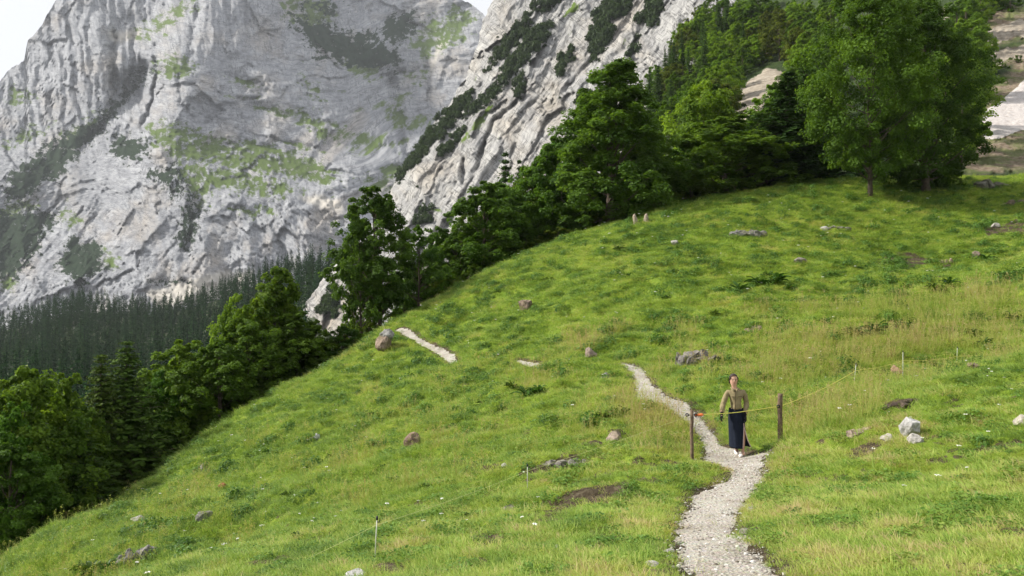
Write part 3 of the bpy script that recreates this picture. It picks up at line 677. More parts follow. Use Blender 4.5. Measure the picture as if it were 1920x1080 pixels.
def footpath():
    vs, qs, n0 = [], [], 0
    def resamp(a, step):
        s = np.r_[0, np.cumsum(np.linalg.norm(np.diff(a, axis=0), axis=1))]; k = max(8, int(s[-1] / step)); tt = np.linspace(0, s[-1], k)
        return tt, s
    for c, w in ((nearc, nearw), (farc, np.array([.2, .30, .24, .24, .26, .30, .15])), (midc, np.array([.05, .2, .22, .05]))):
        tt, s = resamp(c, 0.08)
        cx = np.stack([np.interp(tt, s, c[:, i]) for i in range(2)], 1); ww = np.interp(tt, s, w)
        k = 15; cx = np.stack([np.convolve(np.pad(cx[:, i], k // 2, 'edge'), np.ones(k) / k, 'valid') for i in range(2)], 1)
        tg = np.gradient(cx, axis=0); tg /= np.linalg.norm(tg, axis=1)[:, None]; nr = np.c_[-tg[:, 1], tg[:, 0]]
        L = ww * (0.93 + 0.85 * fbm(tt * 1.3, tt * 0, 4, 431, 0.65)) + 0.03; Rr = ww * (0.93 + 0.85 * fbm(tt * 1.3, tt * 0 + 9, 4, 433, 0.65)) + 0.03
        u = np.linspace(-1, 1, 15)
        off = np.where(u[None] < 0, u[None] * Rr[:, None], u[None] * L[:, None])
        x = cx[:, :1] + nr[:, :1] * off; y = cx[:, 1:] + nr[:, 1:] * off
        z = zmeadow(x, y) + 0.035 * (1 - np.abs(u[None]) ** 6) - 0.02 + 0.012 * fbm(x * 4, y * 4, 3, 437)
        vs.append(np.stack([x, y, z], -1).reshape(-1, 3)); qs.append(grid_quads(len(tt), 15)[:, ::-1] + n0); n0 += x.size
    tag(link('path', mesh_np('path', np.concatenate(vs), np.concatenate(qs)), path_mat()), kind='structure')
footpath()

# ================================================================== TREES
BARK = plain('bark', (0.085, 0.068, 0.052), 0.95, 0.1, 0.5, 3)
LEAF = leafy('broad_leaves', (0.054, 0.104, 0.018), (0.150, 0.235, 0.034), 0.45)
NEEDLE = leafy('spruce_needles', (0.016, 0.040, 0.011), (0.066, 0.115, 0.026), 0.18, spec=0.03)
SCRUBM = leafy('scrub_leaves', (0.010, 0.024, 0.007), (0.045, 0.078, 0.020), 0.2)

def broadleaf(seed, H=10.0, Wd=8.0, base=0.16, lobes=28, clus=11, leaves=85, leaf=0.27, shape='egg', trunk_r=None, lean=0.0, stems=1, spread=1.0):
    """a broadleaved tree: tapered trunk, limbs to every bough, leaves in uneven clumps through the crown"""
    global rng
    keep = rng; rng = np.random.default_rng(seed)
    tb, cb = MB(), MB()
    tr = trunk_r or H * 0.022
    def prof(h):
        if shape == 'egg': return np.sin(math.pi * np.clip(h, 0, 1) ** 0.72) ** 0.62
        if shape == 'cone': return (1 - h) ** 0.7 * np.minimum(1, (h + 0.04) * 5) ** 0.5
        if shape == 'round': return np.sqrt(np.clip(1 - (2 * h - 1) ** 2, 0, 1))
        return np.clip(1.15 * (1 - h) ** 0.55, 0, 1) * np.minimum(1, (h + 0.05) * 4)      # 'dome'
    # trunk
    k = 9; hz = np.linspace(0, 1, k); bx = np.cumsum(rng.normal(0, 0.014 * H, k)) * 0.7 + lean * H * hz; by = np.cumsum(rng.normal(0, 0.014 * H, k)) * 0.7
    bx -= bx[0]; by -= by[0]
    axis = np.stack([bx, by, hz * H * 0.92 - 0.25], 1)
    for sidx in range(stems):
        off = np.array([0, 0, 0]) if sidx == 0 else np.array([rng.normal(0, 0.10 * Wd), rng.normal(0, 0.10 * Wd), 0])
        ax = axis + off * (1 + 0.8 * hz[:, None]) if sidx else axis
        tb.tube(ax, tr * (1 if sidx == 0 else 0.6) * (1 - 0.86 * hz ** 0.8) * np.r_[1.35, 1.05, np.ones(k - 2)], 9, jitter=0.12)
    A = lambda h: np.array([np.interp(h, hz, axis[:, i]) for i in range(3)])
    # boughs
    for i in range(lobes):
        h = (i + rng.random()) / lobes
        hh = base + (1 - base) * h
        a = i * 2.39996 + rng.normal(0, 0.35); rr = prof(h) * Wd / 2 * (0.45 + 0.55 * rng.random() ** 0.5) * spread
        c0 = A(hh) + np.array([math.cos(a) * rr, math.sin(a) * rr, 0]); c0[2] = hh * H * 0.97 + rng.normal(0, 0.015 * H)
        lr = Wd * (0.13 + 0.07 * rng.random()) * (0.7 + 0.5 * prof(h))
        st = A(max(0.10, hh * 0.80 - 0.05))
        mid = (st + c0) / 2 + np.array([0, 0, -0.06 * rr]) + rng.normal(0, 0.02 * H, 3) * 0.6
        tb.tube(np.array([st, (st + mid) / 2 + rng.normal(0, 0.05, 3), mid, c0]), np.array([tr * 0.34, tr * 0.26, tr * 0.19, tr * 0.06]) * (1.15 - 0.6 * hh), 5, cap=False)
        lt = rng.normal(0.0, 0.13)
        for j in range(clus):
            v = rng.normal(size=3); v /= np.linalg.norm(v); v[2] *= 0.85
            cc = c0 + v * lr * (0.55 + 0.5 * rng.random())
            n = int(leaves * (0.6 + 0.8 * rng.random()))
            cr = lr * (0.26 + 0.22 * rng.random())
            p = rng.normal(size=(n, 3)); p /= np.linalg.norm(p, axis=1)[:, None]; p *= (rng.random((n, 1)) ** 0.4) * cr; p[:, 2] *= 0.64
            # sprays hang a little at the outside
            p[:, 2] -= 0.25 * (p[:, 0] ** 2 + p[:, 1] ** 2) / (cr + 1e-6)
            nr = np.array([0, 0, 0.9]) + 0.55 * (p / cr) + rng.normal(0, 0.38, (n, 3)) + 0.35 * v
            t = np.clip(0.45 + lt + rng.normal(0, 0.10) + rng.normal(0, 0.16, n), 0, 1)
            cb.cards(cc + p, nr, leaf * (0.65 + 0.7 * rng.random(n)), 0.72, t)
    tm = tb.mesh('trunk'); cm = cb.mesh('crown', False)
    tm.materials.append(BARK); cm.materials.append(LEAF)
    rng = keep
    return tm, cm

def spruce(seed, H=10.0, Wd=4.2, tiers=32, per=13, sprays=14, leaf=0.27, base=0.06):
    global rng
    keep = rng; rng = np.random.default_rng(seed)
    tb, cb = MB(), MB()
    hz = np.linspace(0, 1, 7)
    tb.tube(np.stack([0.02 * H * np.sin(hz * 3) * 0.3, 0 * hz, hz * H * 0.98 - 0.2], 1), H * 0.017 * (1 - 0.93 * hz), 8, jitter=0.1)
    for i in range(tiers):
        h = base + (1 - base) * (i + rng.random() * 0.6) / tiers
        L0 = Wd / 2 * (1 - h) ** 0.85 * (0.8 + 0.35 * rng.random()) + 0.10
        for j in range(per):
            a = (j + rng.random()) * 6.283 / per + i * 1.1; L = L0 * (0.6 + 0.5 * rng.random())
            if rng.random() < 0.07: continue
            dr = np.array([math.cos(a), math.sin(a), 0]); n = max(3, int(sprays * (0.35 + 0.75 * (1 - h))))
            s = np.linspace(0.15, 1, n) + rng.normal(0, 0.03, n)
            z = h * H - 0.42 * L * s + 0.28 * L * s ** 2.5
            p = dr[None] * (s * L)[:, None] + np.stack([0 * s, 0 * s, z], 1)
            side = np.cross(dr, [0, 0, 1])
            p = np.concatenate([p + side * (0.16 * L * (1 - s * 0.7))[:, None], p - side * (0.16 * L * (1 - s * 0.7))[:, None], p - np.array([0, 0, 0.10 * L])])
            p += rng.normal(0, 0.05, p.shape)
            nr = np.array([0, 0, 0.8]) + 0.6 * dr + rng.normal(0, 0.45, p.shape)
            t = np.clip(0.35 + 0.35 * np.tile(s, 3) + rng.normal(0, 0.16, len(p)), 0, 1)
            cb.cards(p, nr, leaf * (0.5 + 0.6 * (1 - h)) * (0.7 + 0.6 * rng.random(len(p))), 0.5, t, 0.1)
            if i % 2 == 0 and j % 2 == 0:
                tb.tube(np.array([[0, 0, h * H], dr * L * 0.5 + [0, 0, h * H - 0.16 * L], dr * L + [0, 0, h * H - 0.14 * L]]), [0.035, 0.022, 0.008], 4, cap=False)
    tm = tb.mesh('trunk'); cm = cb.mesh('crown', False)
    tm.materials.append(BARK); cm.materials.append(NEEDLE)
    rng = keep
    return tm, cm

def plant_tree(name, label, cat, meshes, loc, sx, sz, rz, tone, group=None, sy=None):
    """root at the foot, trunk and crown below it"""
    t = thing(name, label, cat, loc, rz, group); t.scale = (sx, sy or sx, sz)
    tr = link('trunk', meshes[0], None, t); cr = link('crown', meshes[1], None, t)
    cr.color = (*tone, 1)
    return t
def meadow_foot(px, d):
    x = (px - 960) / F * d; return (x, d, zat(x, d) - 0.05)

BL = [broadleaf(101, shape='egg'), broadleaf(102, shape='dome', base=0.08), broadleaf(103, shape='round', base=0.22, lobes=22), broadleaf(104, shape='cone', base=0.08, lobes=30),
      broadleaf(105, shape='egg', base=0.05, stems=3, lobes=24), broadleaf(106, shape='egg', base=0.24, lobes=18, clus=7, spread=0.9), broadleaf(107, shape='dome', base=0.04, lobes=20, stems=2)]
SP = [spruce(201), spruce(202, Wd=3.6, tiers=28, per=11), spruce(203, Wd=4.8, base=0.12)]
BUSH = [broadleaf(301, H=3, Wd=3.4, base=0.02, lobes=12, clus=7, leaves=34, leaf=0.26, shape='dome', stems=3), broadleaf(302, H=3, Wd=3.0, base=0.02, lobes=10, clus=7, leaves=34, leaf=0.24, shape='round', stems=4)]

# the two big maples on the rim
M_A = broadleaf(11, H=20, Wd=13, base=0.16, lobes=50, clus=13, leaves=95, leaf=0.29, shape='egg', trunk_r=0.27, lean=-0.02)
M_B = broadleaf(12, H=19, Wd=11.5, base=0.05, lobes=46, clus=13, leaves=95, leaf=0.29, shape='egg', trunk_r=0.42)
M_F = broadleaf(13, H=16, Wd=11, base=0.05, lobes=46, clus=12, leaves=90, leaf=0.28, shape='cone', trunk_r=0.34)
M_K = broadleaf(14, H=13, Wd=7.6, base=0.22, lobes=36, clus=11, leaves=85, leaf=0.26, shape='egg', trunk_r=0.24)
COV = np.zeros((300, 500), bool)       # how much of the view nearer trees already fill, to leave out what nobody sees
def cover(px, top, bot, w, put=True, cone=False):
    ys = np.arange(300)[:, None] * 4.0 - 100 + 2; xs = np.arange(500)[None] * 4.0 - 40 + 2
    f = np.clip((ys - top) / max(bot - top, 1), 0, 1)
    hw = w / 2 * (f if cone else np.sqrt(np.clip(1 - (2 * f - 1) ** 2, 0, 1)))
    m = (ys > top) & (ys < bot) & (np.abs(xs - px) < np.maximum(hw, 2))
    vis = m & (ys > 0) & (xs > 0) & (xs < 1920) & ~COV
    fr = vis.sum() / max(1, m.sum())
    if put: COV[:] |= m
    return fr, vis.sum()
def span(me):
    v = np.empty(len(me.vertices) * 3, np.float32); me.vertices.foreach_get('co', v); v = v.reshape(-1, 3)
    c = v[:, :2].mean(0); return 2 * np.percentile(np.hypot(*(v[:, :2] - c).T), 91), np.percentile(v[:, 2], 99.6)
FIT_N = []
def fit(nm, meshes, h0, w0, px, d, top, wpx, rz, tone, label, cat='tree', group=None):
    x, y, z = meadow_foot(px, d); w0, h0 = span(meshes[1])
    H = (540 - top) / F * d - z
    cover(px, top + 8, 540 - F * z / d, wpx * 0.86, True, 'spruce' in nm)
    return plant_tree(nm, label, cat, meshes, (x, y, z), wpx * d / F / w0, H / h0, rz, tone, group)
fit('maple_tree', M_A, 20, 13, 1632, 63, -28, 216, 0.3, (0.80, 0.90, 0.70), 'tall maple with bare leaning trunk and sunlit left side at the top of the meadow')
fit('maple_tree', M_B, 19, 11.5, 1736, 66, -8, 192, 1.4, (0.54, 0.63, 0.58), 'dark maple with crown down to the grass, right next to the tall bare trunked maple')
fit('broadleaf_tree', M_F, 16, 11, 1150, 66, 118, 232, 0.8, (0.78, 0.88, 0.78), 'largest dark pyramid shaped broadleaf tree, above the two pale stumps')
fit('broadleaf_tree', M_K, 13, 7.6, 716, 54, 352, 150, 0.4, (0.66, 0.75, 0.7), 'tall airy dark tree with pale trunk just behind the boulder at the path end')
near = [
 # name, mesh set, px, d, top, width px, tone, label
 ('broadleaf_tree', BL[1], 1352, 71, 222, 190, (1.0, 1.05, 0.9), 'bushy mid green tree at the meadow edge below the pale rock outcrop'),
 ('broadleaf_tree', BL[2], 1315, 82, 158, 118, (1.55, 1.5, 1.0), 'bright yellow green round topped tree left of the pale rock outcrop'),
 ('spruce_tree', SP[0], 1478, 74, 138, 130, (0.6, 0.7, 0.65), 'tall dark spruce standing right in front of the pale rock outcrop'),
 ('spruce_tree', SP[2], 1530, 84, 160, 150, (0.5, 0.62, 0.6), 'dark spruce half hidden behind the left edge of the tall maple'),
 ('broadleaf_tree', BL[4], 1430, 76, 236, 120, (0.6, 0.74, 0.65), 'leafy tree at the meadow edge touching the foot of the tall dark spruce'),
 ('broadleaf_tree', BL[6], 1250, 75, 300, 130, (0.8, 0.95, 0.8), 'low dark green tree filling the gap right of the large pyramid shaped tree'),
 ('broadleaf_tree', BL[0], 1060, 70, 262, 130, (0.8, 0.95, 0.8), 'rounded tree leaning on the left side of the large pyramid shaped tree'),
 ('broadleaf_tree', BL[4], 1010, 72, 300, 110, (0.85, 1.0, 0.85), 'bushy tree between the two little spruces and the rounded tree at the rim'),
 ('broadleaf_tree', BL[1], 905, 62, 342, 150, (0.70, 0.82, 0.65), 'broad dome shaped dark tree below the foot of the rock slabs'),
 ('broadleaf_tree', BL[0], 962, 66, 372, 110, (0.70, 0.82, 0.7), 'dark tree joined to the right of the broad dome shaped tree'),
 ('broadleaf_tree', BL[6], 855, 61, 440, 90, (0.75, 0.85, 0.7), 'low leafy tree in the dip left of the broad dome shaped tree'),
 ('broadleaf_tree', BL[5], 785, 57, 425, 92, (0.68, 0.82, 0.7), 'thin see through tree right of the tall airy tree'),
 ('broadleaf_tree', BL[5], 674, 53, 415, 80, (0.74, 0.84, 0.7), 'slim tree with a thin bare trunk left of the tall airy tree'),
 ('broadleaf_tree', BL[5], 592, 50, 600, 60, (0.85, 0.9, 0.7), 'small tree on two thin trunks at the rim left of the grey boulder'),
 ('broadleaf_tree', BL[3], 512, 50, 505, 120, (1.0, 1.0, 0.75), 'pointed tree rising highest from the left hand clump'),
 ('broadleaf_tree', BL[1], 540, 49, 585, 130, (0.95, 0.98, 0.75), 'full leafy tree on the right side of the left hand clump'),
 ('broadleaf_tree', BL[2], 440, 48.5, 556, 76, (1.3, 1.3, 0.85), 'slim tree with a bright green tuft on top in the left hand clump'),
 ('broadleaf_tree', BL[0], 468, 47, 600, 130, (0.95, 1.0, 0.75), 'tall full tree at the middle of the left hand clump'),
 ('broadleaf_tree', BL[4], 412, 45, 640, 120, (0.85, 0.92, 0.72), 'dark bushy tree with branches down to the meadow at the left end of the clump'),
 ('broadleaf_tree', BL[1], 330, 46, 642, 160, (1.2, 1.2, 0.8), 'light green round tree between the spruces and the left hand clump'),
 ('spruce_tree', SP[0], 238, 40.5, 642, 122, (1.25, 1.2, 0.9), 'taller of the two young spruces at the lower left rim'),
 ('spruce_tree', SP[2], 190, 39.5, 668, 110, (1.35, 1.15, 0.9), 'brownish spruce close on the left of the taller young spruce'),
 ('broadleaf_tree', BL[0], 40, 34, 695, 190, (1.15, 1.15, 0.8), 'light green broad tree at the far left behind the darker trees'),
 ('broadleaf_tree', BL[1], 112, 37, 706, 130, (1.1, 1.1, 0.8), 'narrow light green tree between the far left tree and the brownish spruce'),
 ('broadleaf_tree', BL[6], 92, 34.5, 800, 120, (0.85, 0.95, 0.8), 'grey green bushy tree low on the left in front of the light green trees'),
 ('spruce_tree', SP[1], 150, 36, 800, 110, (1.0, 1.0, 0.8), 'short spruce with drooping low branches at the lower left rim'),
 ('broadleaf_tree', BL[4], 10, 31, 835, 150, (0.72, 0.85, 0.7), 'dark bushy tree cut by the left edge of the picture'),
 ('broadleaf_tree', BL[1], 70, 35, 905, 110, (0.6, 0.72, 0.62), 'lowest dark leafy tree in the lower left corner'),
 ('spruce_tree', SP[1], 948, 92, 288, 62, (0.75, 0.8, 0.8), 'left of two little dark spruces standing against the rock slabs'),
 ('spruce_tree', SP[0], 974, 94, 302, 46, (0.75, 0.8, 0.8), 'right of two little dark spruces standing against the rock slabs'),
 ('broadleaf_tree', BL[3], 1110, 78, 175, 110, (0.8, 0.92, 0.8), 'tree behind the left shoulder of the large pyramid shaped tree'),
 ('broadleaf_tree', BL[6], 645, 50, 612, 70, (0.6, 0.75, 0.65), 'low dark tree under the slim bare trunked tree'),
 ('broadleaf_tree', BL[6], 800, 60, 505, 80, (0.6, 0.72, 0.65), 'small dark tree on the rim above the end of the path'),
 ('broadleaf_tree', BL[4], 282, 44, 735, 80, (0.6, 0.72, 0.62), 'dark tree squeezed in just right of the taller young spruce'),
 ('broadleaf_tree', BL[4], 1200, 70, 330, 110, (0.6, 0.75, 0.65), 'low dark tree under the right side of the large pyramid shaped tree'),
 ('broadleaf_tree', BL[6], 1085, 68, 350, 100, (0.62, 0.78, 0.66), 'low dark tree under the left side of the large pyramid shaped tree'),
]
belt = [(830, 63, 430, 80, 0), (765, 60, 470, 70, 4), (880, 68, 400, 90, 6), (940, 70, 350, 90, 0), (990, 74, 330, 90, 4), (1035, 74, 262, 90, 1), (575, 53, 645, 60, 0), (490, 51, 560, 90, 4), (385, 47, 665, 90, 6), (365, 46, 690, 90, 0), (300, 44, 700, 90, 4), (150, 38, 760, 100, 0), (60, 35, 780, 110, 4), (20, 32, 760, 120, 1), (1230, 74, 255, 90, 6), (1290, 76, 270, 100, 4), (1180, 74, 200, 100, 0), (690, 56, 470, 70, 4), (450, 49, 640, 100, 6), (530, 51, 640, 100, 0)]
for i, (px, d, top, w, k) in enumerate(belt):
    near.append(('broadleaf_tree', BL[k], px, d, top, w, (0.72 + 0.3 * ((i * 7) % 5) / 5, 0.86 + 0.2 * ((i * 3) % 4) / 4, 0.68), None))
for i, (nm, ms, px, d, top, w, tone, lab) in enumerate(near):
    h0, w0 = 10, (8.0 if nm == 'broadleaf_tree' else 4.4)
    fit(nm, ms, h0, w0, px, d, top, w * 1.2, i * 1.7 % 6.28, tone, lab or 'broadleaf tree in the second row of the belt behind the rim of the meadow', 'tree', None if lab else 'second row of trees behind the rim')

# bushes along the rim, below the trees
bush_spots = [(1010, 63, 455, 60), (1045, 64, 425, 50), (1000, 66, 440, 44), (935, 60, 470, 50), (890, 58, 505, 46), (835, 57, 515, 50), (760, 54, 560, 36), (690, 52, 600, 44), (640, 50, 630, 54), (655, 51, 600, 46), (610, 51, 640, 40), (575, 49, 690, 40), (560, 48, 712, 34),
              (490, 46, 735, 46), (385, 44, 775, 56), (350, 44, 800, 50), (300, 42, 850, 40), (210, 38, 915, 50), (160, 36, 940, 50), (110, 34, 975, 56), (60, 32, 1000, 60), (20, 30, 1020, 56), (1290, 68, 345, 70), (1380, 70, 325, 60), (1440, 71, 322, 56), (1490, 72, 318, 44), (1540, 74, 312, 44), (1235, 68, 372, 50), (1120, 66, 402, 56), (1165, 66, 396, 50),
              (1780, 68, 318, 36), (1740, 67, 326, 46)]
for i, (px, d, top, w) in enumerate(bush_spots):
    x, y, z = meadow_foot(px, d); H = max(1.2, (540 - top) / F * d - z)
    t = plant_tree('bush', 'leafy green bush in the row of undergrowth along the rim of the meadow', 'bush', BUSH[i % 2], (x, y, z), w * d / F / 3.2 * 1.15, H / 3.0, i * 2.1, (0.75 + 0.35 * rng.random(), 0.9, 0.75), 'undergrowth along the rim of the meadow')

# ------------------------------------------------------------------ trees on the wooded slope
WOODP = [(1235, 150), (1330, 0), (1420, -70), (1790, -70), (1790, 20), (1850, 30), (1840, 90), (1815, 150), (1800, 300), (1560, 350), (1300, 380), (1060, 410), (960, 420), (1100, 280)]
def slope_trees():
    r = np.random.default_rng(55); cand = []
    for _ in range(5000):
        px = r.uniform(950, 1860); py = r.uniform(-60, 420)
        if poly_sd(np.array([px]), np.array([py]), WOODP)[0] < 0: continue
        cand.append((float(SD(np.array([px]), np.array([py]))[0]), px, py))
    cand.sort(); got = []; kept = 0
    for d, px, py in cand:
        oc = max(poly_sd(np.array([px]), np.array([py]), OUTC[0])[0], poly_sd(np.array([px]), np.array([py - 45]), OUTC[0])[0])
        if oc > -14: continue
        conif = r.random() < (0.5 if px < 1330 and py < 250 else 0.15)
        if 1400 < px < 1560 and py < 150: conif = False
        H = r.uniform(11, 16) if conif else r.uniform(8, 12.5)
        wpx = (4.0 if conif else 7.4) * H / 10 * F / d; hpx = H * F / d
        # keep the slabs and the outcrop in sight
        if px - 0.35 * wpx < np.interp(py - hpx * 0.8, [-160, 0, 40, 120, 230, 300, 420], [1420, 1300, 1275, 1222, 1112, 1040, 920]): continue
        if poly_sd(np.array([px]), np.array([py - hpx * 0.5]), OUTC[0])[0] > -24: continue
        if px > 1815 and py > 50: continue
        if any(abs(px - a) < 0.40 * wpx and abs(py - b) < 0.22 * wpx for a, b in got): continue
        fr, ar = cover(px, py - hpx, py, wpx, False, conif)
        if fr < 0.16 or ar < 6: continue
        cover(px, py - hpx * 0.97, py - hpx * 0.1, wpx * 0.9, True, conif)
        got.append((px, py)); kept += 1
        x, y, z = P3(px, py, d)
        if conif:
            plant_tree('spruce_tree', 'dark spruce among the broadleaf trees on the wooded slope', 'tree', SP[int(r.integers(3))], (x, y, z - 0.5), H / 10, H / 10, r.random() * 6, tuple(np.array([1.1, 1.15, 1.0]) * r.uniform(0.7, 1.2)), 'spruces on the wooded slope')
        else:
            b = r.random(); tone = np.array([1.0, 1.12, 0.8]) * r.uniform(0.75, 1.15) if b < 0.5 else (np.array([1.6, 1.6, 0.95]) * r.uniform(0.8, 1.15) if b < 0.88 else np.array([1.0, 0.8, 0.75]))
            plant_tree('broadleaf_tree', 'broadleaf tree in the dense wood on the slope behind the meadow', 'tree', BL[int(r.integers(7))], (x, y, z - 0.5), H / 10 * r.uniform(0.85, 1.05), H / 10, r.random() * 6, tuple(tone), 'broadleaf trees on the wooded slope')
    for px, py, w in [(1850, 20, 60), (1830, 35, 40), (1880, 12, 60), (1872, 130, 30), (1845, 138, 24), (1905, 118, 26), (1835, 70, 26), (1893, 22, 44), (1815, 150, 40), (1822, 110, 34)]:
        d = float(SD(np.array([px]), np.array([py]))[0]); x, y, z = P3(px, py, d)
        plant_tree('bush', 'dark green bush growing on the bare earth slope right of the maples', 'bush', BUSH[px % 2], (x, y, z - 0.4), w * d / F / 3.4, w * d / F / 3.4 * 0.8, px, (0.8, 0.9, 0.7), 'bushes on the bare earth slope')
    return kept
slope_n = slope_trees()

# ------------------------------------------------------------------ conifer forest in the valley
def forest_mesh(seed, q=1):
    global rng
    keep = rng; rng = np.random.default_rng(seed); cb = MB()
    H, Wd = 20.0, 9.2 * rng.uniform(0.85, 1.1)
    for i in range(22):
        h = 0.05 + 0.95 * i / 22; L = Wd / 2 * (1 - h) ** 0.7 * (0.6 + 0.55 * rng.random()) + 0.15
        n = max(5, int(15 * (1 - h) + 5)); a = rng.random(n) * 6.283; s = L * (0.35 + 0.65 * rng.random(n) ** 0.5)
        p = np.stack([np.cos(a) * s, np.sin(a) * s, h * H - 0.30 * s + rng.normal(0, 0.25, n)], 1)
        nr = np.stack([np.cos(a) * 0.8, np.sin(a) * 0.8, 0 * a + 0.8], 1) + rng.normal(0, 0.3, (n, 3))
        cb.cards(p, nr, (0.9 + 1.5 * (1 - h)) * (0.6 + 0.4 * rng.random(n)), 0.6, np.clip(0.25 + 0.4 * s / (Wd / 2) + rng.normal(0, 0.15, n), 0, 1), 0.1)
    cb.tube(np.array([[0, 0, -1], [0, 0, 10], [0, 0, 19.6]]), [0.3, 0.2, 0.03], 5, a=0.1)
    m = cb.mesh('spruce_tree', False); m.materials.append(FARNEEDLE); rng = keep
    return m
FARNEEDLE = leafy('far_spruce_needles', (0.005, 0.018, 0.007), (0.030, 0.066, 0.020), 0.15, spec=0.0)
FM = [forest_mesh(s) for s in (401, 402, 403, 404, 405, 406)]
BOUND = [(-80, 600), (0, 578), (45, 560), (150, 535), (240, 548), (330, 545), (400, 520), (460, 492), (530, 470), (620, 445), (680, 430)]

def scatter(name, pts, rz, tilt, scl, idx, templates, attrs=None, kind='stuff', mats=None):
    """one object: the templates set out on points"""
    me = bpy.data.meshes.new(name); n = len(pts)
    me.vertices.add(n); me.vertices.foreach_set('co', np.asarray(pts, np.float32).ravel())
    rot = np.zeros((n, 3), np.float32); rot[:, 2] = rz; rot[:, 0] = tilt
    a = me.attributes.new('rot', 'FLOAT_VECTOR', 'POINT'); a.data.foreach_set('vector', rot.ravel())
    sv = np.asarray(scl, np.float32); sv = np.repeat(sv[:, None], 3, 1) if sv.ndim == 1 else sv
    a = me.attributes.new('scl', 'FLOAT_VECTOR', 'POINT'); a.data.foreach_set('vector', sv.ravel())
    a = me.attributes.new('pick', 'INT', 'POINT'); a.data.foreach_set('value', np.asarray(idx, np.int32))
    for k, v in (attrs or {}).items():
        a = me.attributes.new(k, 'FLOAT', 'POINT'); a.data.foreach_set('value', np.asarray(v, np.float32))
    o = bpy.data.objects.new(name, me); C.objects.link(o)
    col = bpy.data.collections.new(name + '_sources')
    for i, tm in enumerate(templates):
        to = bpy.data.objects.new('%s_source_%02d' % (name, i), tm); col.objects.link(to)
    g = bpy.data.node_groups.new(name, 'GeometryNodeTree')
    g.interface.new_socket('Geometry', in_out='INPUT', socket_type='NodeSocketGeometry'); g.interface.new_socket('Geometry', in_out='OUTPUT', socket_type='NodeSocketGeometry')
    gi, go = g.nodes.new('NodeGroupInput'), g.nodes.new('NodeGroupOutput')
    ci = g.nodes.new('GeometryNodeCollectionInfo'); ci.inputs['Collection'].default_value = col; ci.inputs['Separate Children'].default_value = True; ci.inputs['Reset Children'].default_value = True
    ip = g.nodes.new('GeometryNodeInstanceOnPoints'); ip.inputs['Pick Instance'].default_value = True
    def na(nm, ty):
        x = g.nodes.new('GeometryNodeInputNamedAttribute'); x.data_type = ty; x.inputs['Name'].default_value = nm; return [s for s in x.outputs if s.enabled][0]
    L = g.links.new
    L(gi.outputs[0], ip.inputs['Points']); L(ci.outputs[0], ip.inputs['Instance']); L(na('pick', 'INT'), ip.inputs['Instance Index'])
    er = g.nodes.new('FunctionNodeEulerToRotation'); L(na('rot', 'FLOAT_VECTOR'), er.inputs[0]); L(er.outputs[0], ip.inputs['Rotation'])
    L(na('scl', 'FLOAT_VECTOR'), ip.inputs['Scale']); L(ip.outputs[0], go.inputs[0])
    md = o.modifiers.new('scatter', 'NODES'); md.node_group = g
    return o

def forest():
    r = np.random.default_rng(77); cell = {}; got = []
    for _ in range(60000):
        px = r.uniform(-90, 720); py = r.uniform(500, 860)
        d = float(VD(np.array([px]), np.array([py]))[0])
        if d < 215: continue
        H = (r.uniform(15, 27) if r.random() < 0.8 else r.uniform(9, 15)) * (0.8 if px < 60 and r.random() < .3 else 1)
        top = py - H * F / d
        if top < np.interp(px, *zip(*BOUND)) + r.uniform(-5, 12): continue
        if px > np.interp(py, [480, 540, 600, 700, 860], [660, 610, 555, 600, 690]): continue
        s = 7.4 * F / d; ix, iy = int(px // 12), int(py // 6)
        if any(abs(px - a) < s * 0.62 and abs(py - b) < s * 0.33 for kx in range(-4, 5) for ky in range(-4, 5) for a, b in cell.get((ix + kx, iy + ky), ())): continue
        cell.setdefault((ix, iy), []).append((px, py)); got.append((d, px, py, H))
    got.sort()
    # the ones that show largest stand as trees of their own, as far as anything nearer leaves them in view
    vis = []
    for q in got:
        d, px, py, H = q; top = py - H * F / d; w = 6.2 * H / 20 * F / d
        fr, ar = cover(px, top, py, w, False, True)
        if ar >= 4 and fr > 0.08: vis.append(q); cover(px, top, py, w * 0.9, True, True)
    NS = 230
    solo = set(vis[:NS])
    for d, px, py, H in vis[:NS]:
        x, y, z = P3(px, py, d)
        o = link('spruce_tree', FM[int(r.integers(6))]); o.location = (x, y, z - 0.5); o.scale = (H / 20 * r.uniform(.85, 1.15),) * 2 + (H / 20,); o.rotation_euler = (0, 0, r.random() * 6)
        o.color = (*(np.array([1.0, 1.05, 1.05]) * r.uniform(0.75, 1.3) * (np.array([1.25, 1.05, 0.8]) if r.random() < .12 else 1)), 1)
        tag(o, 'dark spruce in the dense conifer forest filling the valley below the great wall', 'tree', 'spruces of the valley forest')
    rest = [g for g in got if g not in solo]
    p = np.array([P3(px, py, d) - [0, 0, 0.5] for d, px, py, H in rest]); n = len(rest)
    hs = np.array([g[3] / 20 for g in rest])
    o = scatter('distant_conifer_forest', p, r.random(n) * 6, np.zeros(n), np.stack([hs * r.uniform(.85, 1.15, n)] * 2 + [hs], 1), r.integers(0, 6, n), FM)
    tag(o, 'mass of dark spruces at the far and hidden side of the valley forest', 'forest', None, 'stuff')
    return len(got), len(vis)
print('forest', forest(), 'slope', slope_n)

